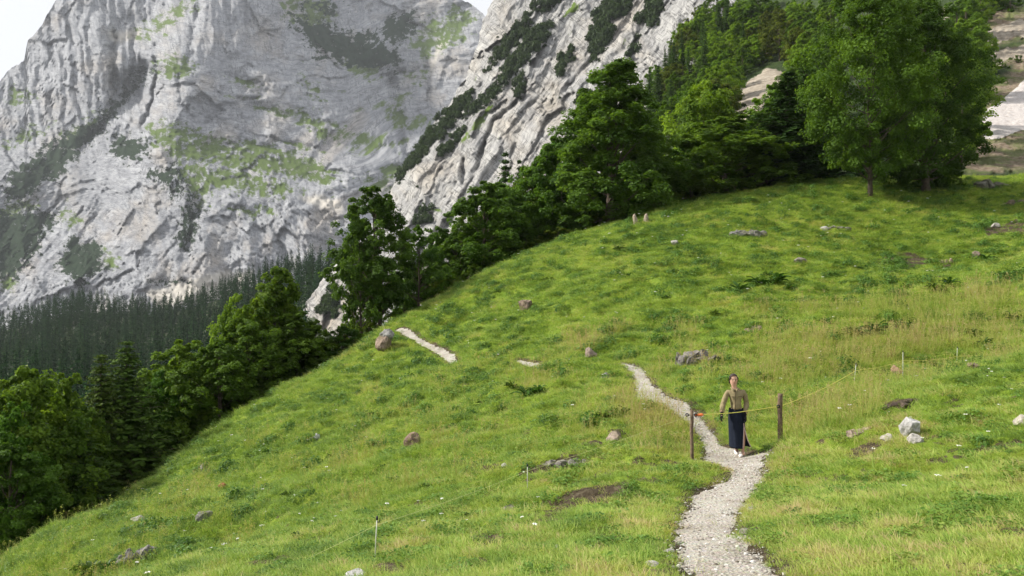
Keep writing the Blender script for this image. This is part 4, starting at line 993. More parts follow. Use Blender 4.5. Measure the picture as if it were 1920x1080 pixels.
# ------------------------------------------------------------------ dwarf pine scrub on the ledges of the slabs
def scrub():
    px, py, d, sc = SLAB; r = np.random.default_rng(91)
    sc = sc * (py < 640) * (py > -130)
    cb = MB(); cb2 = []
    global rng
    keep = rng
    for s in (1, 2, 3):
        rng = np.random.default_rng(900 + s); c = MB(); n = 90
        v = rng.normal(size=(n, 3)); v /= np.linalg.norm(v, axis=1)[:, None]; v[:, 2] = np.abs(v[:, 2]) * 1.15
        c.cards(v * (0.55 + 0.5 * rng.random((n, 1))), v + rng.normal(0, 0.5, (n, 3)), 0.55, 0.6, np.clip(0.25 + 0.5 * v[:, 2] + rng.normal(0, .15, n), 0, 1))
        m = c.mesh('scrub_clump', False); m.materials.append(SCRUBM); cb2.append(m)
    rng = keep
    prob = np.clip(sc, 0, 1).ravel() ** 1.5; prob = prob * (prob > 0.12) * (0.05 + sstep(-0.12, 0.22, fbm(px / 9, py / 9, 4, 97, 0.6)).ravel())
    k = r.choice(prob.size, 3000, True, prob / prob.sum())
    p = P3(px.ravel()[k] + r.normal(0, 1, len(k)), py.ravel()[k] + r.normal(0, 1, len(k)), d.ravel()[k] - 0.3)
    # single little trees scattered over the ledges
    k2 = r.integers(0, prob.size, 240); ok = (px.ravel()[k2] < 1330) & (py.ravel()[k2] < 560) & (fbm(px.ravel()[k2] / 40, py.ravel()[k2] / 40, 3, 95) > 0.08)
    k2 = k2[ok]; p2 = P3(px.ravel()[k2], py.ravel()[k2], d.ravel()[k2] - 0.2)
    P = np.concatenate([p, p2]); n = len(P)
    s = np.r_[0.7 + 2.6 * r.random(len(p)) ** 2, r.uniform(0.7, 1.5, len(p2))]
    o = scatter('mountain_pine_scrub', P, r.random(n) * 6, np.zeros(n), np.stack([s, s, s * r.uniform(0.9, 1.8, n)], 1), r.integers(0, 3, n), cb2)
    tag(o, 'dark dwarf pine scrub growing in slanting bands on the rock slabs', 'scrub', None, 'stuff')
scrub()

# ================================================================== ROCKS
def rock_m(name, light, dark, moss, mossy=0.5):
    m, n, b = new_mat(name); t = NT(n); pos = t.pos()
    f = t.noise(pos, 3.5, 8, 0.7); f2 = t.noise(pos, 14, 8, 0.75); f3 = t.noise(pos, 1.8, 6, 0.65)
    c = t.ramp(f, [(0.3, dark), (0.5, tuple((a + bb) / 2 for a, bb in zip(light, dark))), (0.68, light)])
    c = t.mix(0.6, c, t.ramp(f2, [(0.25, (0.2, 0.2, 0.2)), (0.75, (0.8, 0.8, 0.8))]), 'OVERLAY')
    c = t.mix(t.math('MULTIPLY', t.g(f3, 0.5, 0.62), mossy), c, moss)
    oi = t.node('ShaderNodeObjectInfo'); c = t.mix(1.0, c, oi.outputs['Color'], 'MULTIPLY')
    t.lk(c, b.inputs['Base Color']); b.inputs['Roughness'].default_value = 0.93
    t.bump(t.math('ADD', f, f2), 0.8, 0.06, b)
    return m
ROCK = rock_m('field_rock', (0.36, 0.345, 0.33), (0.09, 0.085, 0.078), (0.10, 0.105, 0.03))
PALEROCK = rock_m('pale_rock', (0.66, 0.65, 0.64), (0.32, 0.31, 0.30), (0.30, 0.29, 0.25), 0.3)
BROWN = rock_m('brown_rock', (0.30, 0.25, 0.215), (0.085, 0.066, 0.054), (0.09, 0.09, 0.03))

def lump(seed, sx, sy, sz, cuts=13, rough=0.16, sub=3):
    r = np.random.default_rng(seed)
    bm = bmesh.new(); bmesh.ops.create_icosphere(bm, subdivisions=sub, radius=1.0)
    v = np.array([x.co[:] for x in bm.verts]); f = np.array([[x.index for x in q.verts] for q in bm.faces]); bm.free()
    for _ in range(cuts):
        nn = r.normal(size=3); nn /= np.linalg.norm(nn); c = r.uniform(0.5, 0.85)
        v = v - np.maximum(0, v @ nn - c)[:, None] * nn
    k = 1 + rough * fbm(v[:, 0] * 2.2 + seed, v[:, 1] * 2.2 + v[:, 2] * 1.7, 4, seed, 0.6) + rough * 0.6 * fbm(v[:, 2] * 3.1 + seed, v[:, 0] * 2.7 - v[:, 1], 3, seed + 7)
    v = v * k[:, None] * np.array([sx, sy, sz])
    return v, f
def rock(name, label, px, py, w, h, mat=None, tone=(1, 1, 1), parts=1, cat='rock', sink=0.5, seed=None, group=None, deep=1.0, at=None):
    """a stone standing at a place of the meadow, w and h as they show in the photo"""
    p = hit(px, py) if at is None else at; d = p[1]; wm, hm = w * d / F, h * d / F
    seed = seed or int(px * 7 + py)
    r = np.random.default_rng(seed); mb = MB()
    e = 1.0; nx = (zat(p[0] + e, p[1]) - zat(p[0] - e, p[1])) / 2
    if parts == 1:
        v, f = lump(seed, wm * 0.56, wm * 0.48 * deep + 0.3 * hm, hm * 0.85, 13, 0.2); v[:, 2] += hm * 0.85 * (1 - 1.2 * sink) * 0.6
        mb.add(v, None, f)
    else:
        # an outcrop: tilted blocks of several sizes breaking out of the turf
        for i in range(parts * 3):
            fx = (i + r.uniform(0.1, 0.9)) / (parts * 3) - 0.5; hh = hm * r.uniform(0.35, 0.95) * (1 - 1.1 * fx * fx); ww = wm / parts * r.uniform(0.5, 1.15)
            v, f = lump(seed + i, ww * 0.6, ww * 0.5 + 0.2 * hh, hh * 0.75, 14, 0.24)
            a = r.normal(0, 0.25); v = np.stack([v[:, 0] * math.cos(a) - v[:, 2] * math.sin(a), v[:, 1], v[:, 0] * math.sin(a) + v[:, 2] * math.cos(a)], 1)
            v[:, 0] += fx * wm * 0.92; v[:, 1] += r.uniform(-0.22, 0.22) * wm; v[:, 2] += hh * 0.1 + fx * wm * nx - v[:, 1] * 0.0
            mb.add(v, None, f)
    o = link(name, mb.mesh(name, False), mat or ROCK); o.location = p; o.color = (*tone, 1)
    return tag(o, label, cat, group)

rock('rock_outcrop', 'broad grey lichen covered outcrop on the hillside up left of the person', 1305, 678, 82, 34, None, (0.85, 0.82, 0.8), 3)
rock('rock', 'brownish half buried rock on the hillside straight above the person', 1421, 620, 46, 18, BROWN, (1.1, 1.0, 0.9), 2)
rock('rock_outcrop', 'long low grey rock band on the upper meadow below the rock outcrop wood', 1402, 440, 84, 16, None, (0.9, 0.9, 0.88), 4)
rock('rock', 'small whitish stone at the left end of a short rock band below the tall maple', 1545, 431, 14, 10, PALEROCK, (0.75, 0.74, 0.72))
rock('rock', 'short mossy rock band just right of a whitish stone below the tall maple', 1572, 430, 36, 12, None, (0.7, 0.72, 0.6), 2)
rock('rock', 'small pale stone alone on the upper meadow right of the two stumps', 1265, 457, 15, 8, PALEROCK, (0.7, 0.68, 0.64))
rock('rock', 'brown topped boulder on the slope above the far stretch of path', 984, 578, 27, 22, BROWN, (1.2, 1.1, 1.0))
rock('rock', 'square brown and grey rock above the gap in the path', 1107, 666, 23, 17, BROWN, (1.35, 1.3, 1.25))
rock('rock', 'small grey stone in the grass left of where the middle path begins', 1137, 708, 18, 11, None)
rock('rock', 'reddish brown boulder lying alone in the green left hand meadow', 772, 832, 30, 24, BROWN, (1.05, 0.9, 0.8))
rock('rock', 'pair like whitish stone high on the left meadow under the clump of trees', 591, 822, 16, 14, PALEROCK, (0.95, 0.95, 0.95), 2)
rock('rock_outcrop', 'grey lichen spotted outcrop near the lower left corner', 256, 1046, 78, 34, None, (0.95, 0.93, 0.9), 3)
rock('rock', 'dark grey boulder up right of the lower left outcrop', 385, 976, 32, 19, None, (0.9, 0.88, 0.86))
rock('rock', 'flat pale stone up left of the lower left outcrop', 260, 974, 25, 8, PALEROCK, (0.8, 0.78, 0.72))
rock('rock', 'grey rock in bare soil left of the cattle trodden foreground', 957, 960, 36, 15, None, (1.25, 1.2, 1.15))
rock('rock_outcrop', 'rough grey rock step under the left fence cord', 1035, 874, 62, 22, None, (0.85, 0.82, 0.78), 3)
rock('rock_outcrop', 'low stony step continuing right of the rough rock step under the cord', 1090, 868, 50, 14, None, (1.0, 0.98, 0.92), 3)
rock('rock', 'brownish grey rock close beside the left fence cord below the path', 1156, 828, 36, 20, BROWN, (1.35, 1.3, 1.25))
rock('rock', 'bright white boulder in the right foreground', 1706, 814, 40, 32, PALEROCK, (1.1, 1.1, 1.12), sink=0.25)
rock('rock', 'pale stone leaning on the foot of the bright white boulder', 1714, 828, 32, 16, PALEROCK, (0.82, 0.79, 0.74))
rock('rock', 'cream stone left of the foot of the bright white boulder', 1664, 828, 26, 15, PALEROCK, (0.8, 0.76, 0.66))
rock('rock', 'greyish pink flat rock further left of the bright white boulder', 1609, 812, 42, 16, BROWN, (1.5, 1.4, 1.35), 2)
rock('rock', 'grey stone beside the gravel path in the foreground, lower one', 1398, 1000, 26, 13, None, (1.2, 1.18, 1.15))
rock('rock', 'flat grey stone beside the gravel path in the foreground, upper one', 1411, 958, 18, 9, None, (1.3, 1.3, 1.3))
rock('boulder', 'large mossy boulder in the grass right of the dark maple', 1862, 352, 78, 28, None, (0.62, 0.62, 0.5), 2)
rock('rock', 'brown flat rock at the right edge below the large mossy boulder', 1905, 382, 40, 12, BROWN, (0.9, 0.85, 0.8), 2)
rock('rock', 'white stone at the very bottom edge left of the middle', 660, 1082, 46, 14, PALEROCK)
rock('rock', 'small whitish stone high on the right meadow near the right edge', 1867, 425, 14, 7, PALEROCK, (0.75, 0.72, 0.66))
rock('rock', 'reddish rock behind the middle one of the right hand fence poles', 1680, 702, 22, 22, BROWN, (1.4, 1.05, 0.9))
rock('rock', 'rounded pale stone cut by the right edge of the picture', 1916, 795, 26, 18, PALEROCK, (0.85, 0.78, 0.68))
rock('rock', 'small white stone in the trodden foreground left of the gravel path', 1047, 1030, 14, 9, PALEROCK)
rock('rock', 'small white stone left of the left fence pole tip', 945, 876, 11, 8, PALEROCK)
rock('rock', 'dark low rock ledge on the right behind the bright white boulder', 1688, 760, 62, 14, BROWN, (0.5, 0.45, 0.42), 3)
rock('rock', 'little brown rock right of the furthest fence pole', 1826, 690, 22, 12, BROWN, (1.2, 1.1, 1.0))
rock('rock', 'orange brown stone in the lower left meadow', 417, 912, 15, 8, BROWN, (2.0, 1.1, 0.6))
rock('rock', 'small upright pale stone high in the lower left meadow', 379, 882, 7, 12, PALEROCK, (0.9, 0.85, 0.75), sink=0.1)
rock('rock', 'small grey rock with grass on it in the middle of the right meadow', 1500, 492, 22, 9, None, (0.9, 0.85, 0.8))
rock('rock', 'pale brown rock near weeds in the upper right meadow', 1775, 492, 24, 12, BROWN, (1.5, 1.4, 1.3), 2)
rock('rock', 'little grey rock among dark weeds in the upper right meadow', 1830, 482, 16, 11, BROWN, (1.1, 1.05, 1.0))
rock('rock', 'flat grey stone sticking out of the left edge of the gravel path', 1253, 1036, 24, 7, PALEROCK, (0.75, 0.73, 0.68))
rock('rock', 'flat pale stone in the grass left of the gravel path', 1222, 1060, 26, 8, PALEROCK, (0.85, 0.83, 0.78))
# the pair at the end of the path
pk = rock('boulder', 'pinkish upright rock carrying the grey boulder at the path end', 722, 652, 34, 28, BROWN, (1.3, 1.2, 1.1), sink=0.2)
bo = rock('boulder', 'rounded grey boulder resting on the pinkish rock at the path end', 728, 632, 31, 13, None, (1.0, 1.02, 1.0), sink=0.0, at=np.array(pk.location) + np.array([0.20, 0, 0.52]))

# ------------------------------------------------------------------ tree stumps on the rim
WOODM = plain('weathered_wood', (0.27, 0.225, 0.17), 0.9, 0.1, 0.45, 9)
def stump(px, py, h, w, lean, label):
    p = hit(px, py); d = p[1]; hm, wm = h * d / F, w * d / F; mb = MB()
    z = np.linspace(-0.2, 1, 7) * hm
    mb.tube(np.stack([lean * z, 0 * z, z], 1), wm / 2 * np.array([1.5, 1.3, 1.05, .95, .85, .7, .3]), 9, jitter=0.25)
    mb.tube(np.array([[lean * hm * .8 + wm * .12, 0, hm * .75], [lean * hm + wm * .2, 0.02, hm * 1.12]]), [wm * .2, 0.01], 5)
    o = link('tree_stump', mb.mesh('tree_stump'), WOODM); o.location = p; tag(o, label, 'stump')
stump(1193, 420, 18, 9, -0.25, 'taller splintered pale stump under the large pyramid shaped tree')
stump(1212, 416, 15, 9, -0.05, 'shorter pale stump right of the splintered one at the rim')

# ================================================================== THE ELECTRIC FENCE
POST = plain('fence_wood', (0.155, 0.110, 0.078), 0.9, 0.1, 0.5, 14)
BLACK = plain('black_plastic', (0.015, 0.015, 0.017), 0.5, 0.4, 0.1)
WHITE = plain('white_plastic', (0.55, 0.56, 0.46), 0.5, 0.4, 0.06)
ORANGE = plain('orange_plastic', (0.80, 0.20, 0.05), 0.5, 0.4, 0.06)
CORDM = plain('yellow_cord', (0.62, 0.58, 0.13), 0.7, 0.2, 0.15, 40)
PALECORD = plain('pale_cord', (0.50, 0.52, 0.22), 0.7, 0.2, 0.15, 40)
def wood_post(px, d, top, label, w, seed):
    x = (px - 960) / F * d; zb = zat(x, d); H = (540 - top) / F * d - zb
    t = thing('fence_post', label, 'fence post', (x, d, zb)); r = np.random.default_rng(seed)
    z = np.linspace(-0.3, H, 12); mb = MB()
    wob = np.cumsum(r.normal(0, 0.004, 12)); wob -= wob[-1]
    mb.tube(np.stack([wob, wob * 0.5, z], 1), w * (1.08 - 0.12 * (z + .3) / H + 0.04 * r.normal(size=12)), 10, jitter=0.16)
    link('post', mb.mesh('post'), POST, t)
    return t, x, zb, H
DL, DR = 15.15, 15.65
tl, xl, zl, HL = wood_post(1297.5, DL, 769, 'shorter dark wooden fence post beside the path', 0.033, 3)
tr_, xr, zr, HR = wood_post(1463, DR, 738, 'taller reddish wooden fence post right of the person', 0.048, 4)
def insulator(parent, p, a):
    mb = MB(); mb.tube(np.array([[0, 0, 0], [0.035 * a[0], 0.035 * a[1], 0]]), [0.008, 0.008], 6); c = np.array([0.06 * a[0], 0.06 * a[1], 0])
    th = np.linspace(0, 6.283, 9); mb.tube(np.stack([c[0] + 0.026 * np.cos(th), c[1] + 0 * th, 0.026 * np.sin(th)], 1), 0.012, 6, cap=False)
    o = link('insulator', mb.mesh('insulator'), BLACK, parent); o.location = p
ZA = (540 - 778) / F * DL
insulator(tl, (-0.035, 0, ZA - zl), (-1.0, 0)); insulator(tl, (0.035, -0.01, ZA - zl), (0.5, -0.2))
ZB = (540 - 761) / F * DR
insulator(tr_, (-0.04, -0.03, ZB - zr), (-0.3, -0.5))
def sagcord(mb, pts, rad, sag=0.02):
    out = []
    for a, b in zip(pts[:-1], pts[1:]):
        a, b = np.array(a), np.array(b); s = np.linspace(0, 1, 9)[:-1, None]; L = np.linalg.norm(b - a)
        q = a * (1 - s) + b * s; q[:, 2] -= (sag * L * 4 * s * (1 - s))[:, 0]; out.append(q)
    out.append(np.array(pts[-1])[None]); q = np.concatenate(out)
    mb.tube(q, rad, 5, cap=True)
def PP(px, py, d): return P3(px, py, d)
gc = thing('gate_cord', 'yellow gate cord with an orange handle stretched across the path before the person', 'fence cord', PP(1303, 778.5, DL))
o0 = np.array(gc.location)
mb = MB(); h0 = PP(1302, 778.5, DL) - o0; h1 = PP(1319, 777.5, DL) - o0
mb.tube(np.linspace(h0, h1, 7), [0.010, 0.026, 0.022, 0.024, 0.024, 0.026, 0.012], 8); link('handle', mb.mesh('handle'), ORANGE, gc)
mb = MB(); sagcord(mb, [h1, PP(1380, 773.5, 15.40) - o0, PP(1460, 762, DR - 0.05) - o0], 0.007, 0.004); link('cord', mb.mesh('cord'), CORDM, gc)
POLES = [(1605, 19.6, 683, 0.95, 'tall white fence pole nearest the right wooden post', -0.10), (1693, 22.0, 660, 0.95, 'middle one of three white fence poles up on the right', 0.0), (1795, 24.5, 652, 0.9, 'furthest of three white fence poles on the right', -0.04),
         (989, None, 874, 0.0, 'white fence pole with black tip standing left below the path', 0.0), (707, None, 974, 0.0, 'white fence pole in the grass at the bottom left of the foreground', -0.06)]
tips = []
for px, d, top, hh, lab, lean in POLES:
    if d is None:
        p = hit(px, 917 if px > 900 else 1048); d = p[1]
    x = (px - 960) / F * d; zb = zat(x, d); H = (540 - top) / F * d - zb
    t = thing('fence_pole', lab, 'fence pole', (x, d, zb), 0, None); mb = MB()
    mb.tube(np.array([[lean * H, 0, -0.15], [lean * H * 0.5, 0, H * 0.5], [0, 0, H]]), 0.0068, 7); link('rod', mb.mesh('rod'), WHITE, t)
    mb = MB(); mb.tube(np.array([[0, 0, H - 0.005], [0, 0, H + 0.02], [0, 0, H + 0.04]]), [0.013, 0.014, 0.011], 7)
    mb.tube(np.array([[0.0, 0, H - 0.03], [0.03, 0, H - 0.03], [0.035, 0, H]]), 0.007, 5); link('cap', mb.mesh('cap'), BLACK, t)
    tips.append((px, d))
def solidcord(label, pts, rad, mat, sag):
    mb = MB(); o0 = np.array(pts[0]); sagcord(mb, [np.array(p) - o0 for p in pts], rad, sag)
    o = link('barrier_rope', mb.mesh('barrier_rope'), mat); o.location = o0; tag(o, label, 'rope')
solidcord('yellow fence cord climbing from the right wooden post along the white poles', [PP(1464, 761, DR), PP(1604, 695, 19.6), PP(1693, 676, 22.0), PP(1795, 668, 24.5), PP(1990, 648, 27.5)], 0.0065, CORDM, 0.012)
solidcord('thin pale fence cord running down left from the shorter wooden post', [PP(1294, 779, DL), PP(989, 883, tips[3][1]), PP(707, 984, tips[4][1]), PP(480, 1090, 11.0)], 0.0022, PALECORD, 0.006)

# ================================================================== THE PERSON
def skin(name, verts, edges, mat, parent, root=0, levels=2, name_mesh=None):
    me = bpy.data.meshes.new(name); me.from_pydata([v[:3] for v in verts], edges, []); me.update()
    o = link(name, me, mat, parent)
    md = o.modifiers.new('skin', 'SKIN'); md.use_smooth_shade = True; md.branch_smoothing = 0.4
    for i, v in enumerate(verts):
        rr = v[3] if isinstance(v[3], tuple) else (v[3], v[3]); me.skin_vertices[0].data[i].radius = rr
    for d_ in me.skin_vertices[0].data: d_.use_root = False
    me.skin_vertices[0].data[root].use_root = True
    sb = o.modifiers.new('subdivision', 'SUBSURF'); sb.levels = levels; sb.render_levels = levels
    return o
class G:
    def __init__(s): s.v = []; s.e = []
    def a(s, p, r, prev=None):
        s.v.append((*p, r)); i = len(s.v) - 1
        if prev is not None: s.e.append((prev, i))
        return i
    def chain(s, pr, prev=None):
        for p, r in pr: prev = s.a(p, r, prev)
        return prev
SKIN = plain('skin', (0.52, 0.31, 0.22), 0.55, 0.3, 0.06)
TAN = plain('tan_cloth', (0.240, 0.195, 0.112), 0.9, 0.1, 0.10, 12)
NAVY = plain('navy_cloth', (0.010, 0.014, 0.026), 0.85, 0.15, 0.2, 20)
GLOVE = plain('black_knit', (0.010, 0.010, 0.012), 0.9, 0.1, 0.2, 60)
TRIM = plain('pale_pink_trim', (0.62, 0.47, 0.47), 0.8, 0.1, 0.05)
HAIRM = plain('dark_brown_hair', (0.030, 0.017, 0.012), 0.5, 0.4, 0.3, 60)
SHOE = plain('white_shoe', (0.72, 0.66, 0.62), 0.7, 0.2, 0.06)
LIP = plain('lip', (0.42, 0.16, 0.14), 0.5, 0.3, 0.05)
DARK = plain('eye', (0.03, 0.02, 0.018), 0.3, 0.5, 0.05)
DK = plain('shirt_seam', (0.10, 0.075, 0.045), 0.9, 0.1, 0.1)
px_, dp = 1381.0, 15.82
xp = (px_ - 960) / F * dp
zp = zat(xp + 0.12, dp) + 0.045
per = thing('person', 'person in tan shirt, long slit navy skirt and black gloves standing on the path', 'person', (xp, dp, zp))
hx = -0.058
def hand_chain(g, wrist, side, r):
    """palm and five fingers hanging from the wrist, relaxed and a little curled; side is -1 for the hand on the left of the picture"""
    w = g.v[wrist]; wx, wy, wz = w[:3]
    palm = g.a((wx + side * 0.006, wy - 0.010, wz - 0.050), (r * 3.0, r * 1.8), wrist)
    for k, (dy, L) in enumerate(((-0.030, 0.070), (-0.010, 0.080), (0.010, 0.075), (0.029, 0.060))):
        b = g.a((wx + side * 0.010, wy - 0.010 + dy, wz - 0.092), r * 1.05, palm)
        c = g.a((wx + side * 0.008, wy - 0.012 + dy * 1.1, wz - 0.092 - L * 0.5), r * 0.98, b)
        g.a((wx - side * 0.008, wy - 0.016 + dy * 1.1, wz - 0.092 - L * 0.93), r * 0.85, c)
    b = g.a((wx - side * 0.004, wy - 0.050, wz - 0.052), r * 1.15, palm)
    c = g.a((wx - side * 0.008, wy - 0.068, wz - 0.080), r * 1.05, b); g.a((wx - side * 0.012, wy - 0.070, wz - 0.108), r * 0.9, c)
SHL, ELL, WRL = (-0.178, 0.005, 1.265), (-0.262, -0.005, 1.03), (-0.318, -0.075, 0.845)
SHR, ELR, WRR = (0.145, 0.005, 1.265), (0.205, 0.01, 1.03), (0.135, -0.125, 0.845)
# body, one skin from the pelvis out
g = G()
pel = g.a((0.0, 0, 0.86), (0.125, 0.10))
wa = g.a((-0.012, 0, 1.02), (0.105, 0.082), pel); ch = g.a((-0.018, 0, 1.18), (0.125, 0.09), wa); cl = g.a((-0.03, 0.005, 1.285), (0.075, 0.06), ch)
n1 = g.a((-0.045, 0.0, 1.345), 0.045, cl); j = g.a((hx, -0.012, 1.405), (0.050, 0.060), n1); hm_ = g.a((hx, -0.004, 1.475), (0.068, 0.083), j); ht = g.a((hx, 0.006, 1.545), (0.066, 0.080), hm_); g.a((hx, 0.010, 1.590), (0.036, 0.045), ht)
for s, SH, EL, WR in ((-1, SHL, ELL, WRL), (1, SHR, ELR, WRR)):
    a = g.a(SH, 0.048, ch); a = g.a(EL, 0.038, a); a = g.a(tuple((np.array(EL) * 0.45 + np.array(WR) * 0.55)), 0.034, a); a = g.a(WR, 0.023, a); hand_chain(g, a, s, 0.0072)
a = g.a((0.085, -0.01, 0.80), 0.082, pel); a = g.a((0.115, -0.03, 0.46), 0.052, a); a = g.a((0.122, -0.005, 0.30), 0.050, a); a = g.a((0.126, 0.0, 0.085), 0.032, a); g.a((0.105, -0.12, 0.03), 0.030, a)
a = g.a((-0.07, 0.02, 0.80), 0.082, pel); a = g.a((-0.015, 0.07, 0.46), 0.052, a); a = g.a((0.02, 0.14, 0.29), 0.050, a); a = g.a((0.045, 0.19, 0.10), 0.032, a); g.a((0.045, 0.08, 0.03), 0.030, a)
skin('body', g.v, g.e, SKIN, per)
# gloves
for s, WR in ((-1, WRL), (1, WRR)):
    g = G(); w = g.a(WR, 0.031); u = g.a((WR[0] - s * 0.012, WR[1] + 0.01, WR[2] + 0.035), 0.033, w); hand_chain(g, w, s, 0.0098); skin('glove', g.v, g.e, GLOVE, per)
# shirt: trunk and sleeves in one
g = G()
b0 = g.a((-0.005, 0, 0.905), (0.150, 0.110)); b1 = g.a((-0.010, 0, 0.955), (0.152, 0.112), b0); b2 = g.a((-0.014, 0, 1.06), (0.142, 0.108), b1); b3 = g.a((-0.020, 0, 1.185), (0.142, 0.112), b2); b4 = g.a((-0.026, 0.004, 1.27), (0.118, 0.082), b3); b5 = g.a((-0.040, 0.004, 1.345), (0.058, 0.055), b4)
for s, SH, EL, WR in ((-1, SHL, ELL, WRL), (1, SHR, ELR, WRR)):
    SHv, ELv, WRv = map(np.array, (SH, EL, WR))
    a = g.a(tuple(SHv + [0, 0, -0.01]), 0.066, b3); a = g.a(tuple(SHv * 0.5 + ELv * 0.5), 0.060, a); a = g.a(tuple(ELv), 0.056, a); a = g.a(tuple(ELv * 0.5 + WRv * 0.5), 0.057, a); a = g.a(tuple(ELv * 0.14 + WRv * 0.86), 0.052, a); a = g.a(tuple(WRv + [0, 0, 0.022]), 0.036, a)
shirt = skin('shirt', g.v, g.e, TAN, per)
shirt.modifiers['subdivision'].render_levels = 3; shirt.modifiers['subdivision'].levels = 3
fold = bpy.data.textures.new('cloth_folds', 'CLOUDS'); fold.noise_scale = 0.085; fold.noise_depth = 2
dm = shirt.modifiers.new('folds', 'DISPLACE'); dm.texture = fold; dm.strength = 0.034; dm.mid_level = 0.55
mb = MB()   # button strip, pocket flaps, hem
mb.tube(np.array([[-0.052, -0.075, 1.305], [-0.052, -0.118, 1.235], [-0.060, -0.128, 1.10], [-0.066, -0.124, 0.98], [-0.070, -0.124, 0.893]]), 0.0075, 5)
mb.tube(np.array([[-0.125, -0.098, 1.175], [-0.09, -0.117, 1.172]]), 0.006, 5); mb.tube(np.array([[0.005, -0.122, 1.175], [0.075, -0.107, 1.178]]), 0.006, 5)
link('button_strip', mb.mesh('button_strip'), DK, per)
mb = MB()   # turned collar
for s in (-1, 1):
    c = np.array([[-0.045 + s * 0.062, 0.02, 1.338], [-0.047 + s * 0.056, -0.040, 1.330], [-0.050 + s * 0.035, -0.082, 1.302], [-0.052 + s * 0.020, -0.098, 1.268]])
    mb.tube(c, [0.013, 0.016, 0.020, 0.006], 6)
mb.tube(np.array([[-0.107, 0.02, 1.338], [-0.075, 0.062, 1.342], [-0.015, 0.062, 1.342], [0.017, 0.02, 1.338]]), 0.013, 6)
link('collar', mb.mesh('collar'), TAN, per)
# hair: cap swept back over the head with a knot behind
mb = MB(); bm = bmesh.new(); bmesh.ops.create_uvsphere(bm, u_segments=28, v_segments=18, radius=1.0)
v = np.array([q.co[:] for q in bm.verts]); keepf = []
for f in bm.faces:
    c = f.calc_center_median()
    if (c.z > 0.42 - 0.9 * (c.y + 0.35)) or c.y > 0.15: keepf.append([q.index for q in f.verts])
bm.free()
v2 = v * np.array([0.081, 0.098, 0.096]) * (1 + 0.04 * fbm(v[:, 0] * 4, v[:, 1] * 4 + v[:, 2] * 3, 3, 5))[:, None] + np.array([hx, 0.012, 1.523])
mb.add(v2, [f for f in keepf if len(f) == 4], [f for f in keepf if len(f) == 3])
kv, kf = lump(77, 0.045, 0.04, 0.05, 3, 0.1, 2); mb.add(kv + np.array([hx + 0.02, 0.115, 1.47]), None, kf)
for s in (-1, 1): mb.tube(np.array([[hx + s * 0.070, -0.03, 1.545], [hx + s * 0.078, 0.0, 1.50], [hx + s * 0.070, 0.045, 1.42]]), [0.014, 0.016, 0.012], 6)
link('hair', mb.mesh('hair'), HAIRM, per)
# face
fc = Vector((hx - 0.012, -0.088, 1.48))
mb = MB(); mb.tube(np.array([[hx - 0.010, -0.080, 1.505], [hx - 0.012, -0.098, 1.470], [hx - 0.012, -0.092, 1.460]]), [0.008, 0.014, 0.010], 6); link('nose', mb.mesh('nose'), SKIN, per)
for s in (-1, 1):
    v, f = lump(5, 0.012, 0.008, 0.007, 0, 0.0, 2); mb = MB(); mb.add(v + np.array([hx - 0.010 + s * 0.028, -0.078, 1.497]), None, f); link('eye', mb.mesh('eye'), DARK, per)
    mb = MB(); mb.tube(np.array([[hx - 0.010 + s * 0.012, -0.084, 1.514], [hx - 0.010 + s * 0.030, -0.082, 1.518], [hx - 0.010 + s * 0.046, -0.070, 1.512]]), 0.004, 5); link('eyebrow', mb.mesh('eyebrow'), HAIRM, per)
    mb = MB(); v, f = lump(6, 0.008, 0.018, 0.028, 0, 0.0, 2); mb.add(v + np.array([hx + s * 0.074, 0.008, 1.485]), None, f); link('ear', mb.mesh('ear'), SKIN, per)
mb = MB(); mb.tube(np.array([[hx - 0.034, -0.074, 1.434], [hx - 0.012, -0.084, 1.436], [hx + 0.012, -0.074, 1.434]]), [0.003, 0.007, 0.003], 6); link('mouth', mb.mesh('mouth'), LIP, per)
# skirt with the slit at the front right
def skirt():
    zs = np.linspace(0.93, 0.155, 26); n = 56; a0 = R(-48)     # direction of the slit, seen from above; -90 is towards the camera
    rows, inner = [], []
    for z in zs:
        f = (0.93 - z) / 0.775
        rx = 0.142 + 0.022 * math.sin(min(f * 5, 1.57)) - 0.022 * f; ry = 0.112 + 0.03 * math.sin(min(f * 4, 1.57)) + 0.055 * f
        cx = 0.0 + 0.030 * f; cy_ = 0.01 + 0.05 * f
        op = max(0, (f - 0.42) / 0.58) ** 1.1
        aa = np.linspace(a0 + R(1) + R(34) * op, a0 + R(359) - R(16) * op, n)
        sw = np.exp(-((aa - aa[0]) / 0.7) ** 2) * 0.13 * op * (f ** 1.2)      # the back panel swings out
        fold = 1 + 0.022 * f * np.sin(aa * 9 + 1.3) + 0.012 * f * np.sin(aa * 17)
        x = cx + (rx * fold + sw) * np.cos(aa); y = cy_ + (ry * fold + sw * 0.2) * np.sin(aa)
        rows.append(np.stack([x, y, 0 * x + z], 1))
    Vv = np.array(rows); me = mesh_np('skirt', Vv.reshape(-1, 3), grid_quads(len(zs), n))
    o = link('skirt', me, NAVY, per); so = o.modifiers.new('cloth', 'SOLIDIFY'); so.thickness = 0.006
    for k, e in ((0, 1), (n - 1, n - 4)):
        p = Vv[9:, k]; q = Vv[9:, e]; dr = (q - p) / (np.linalg.norm(q - p, axis=1)[:, None] + 1e-6) * 0.013; out = p - np.array([0.03, 0.05, 0]); out = p.copy(); out[:, :2] -= np.array([0.03, 0.05])
        nrm = p - out; nrm /= np.linalg.norm(nrm, axis=1)[:, None]
        mbb = MB(); mbb.tube(p + np.array([0.0, -0.004, 0]), np.full(len(p), 0.0085), 6); link('trim', mbb.mesh('trim'), TRIM, per)
skirt()
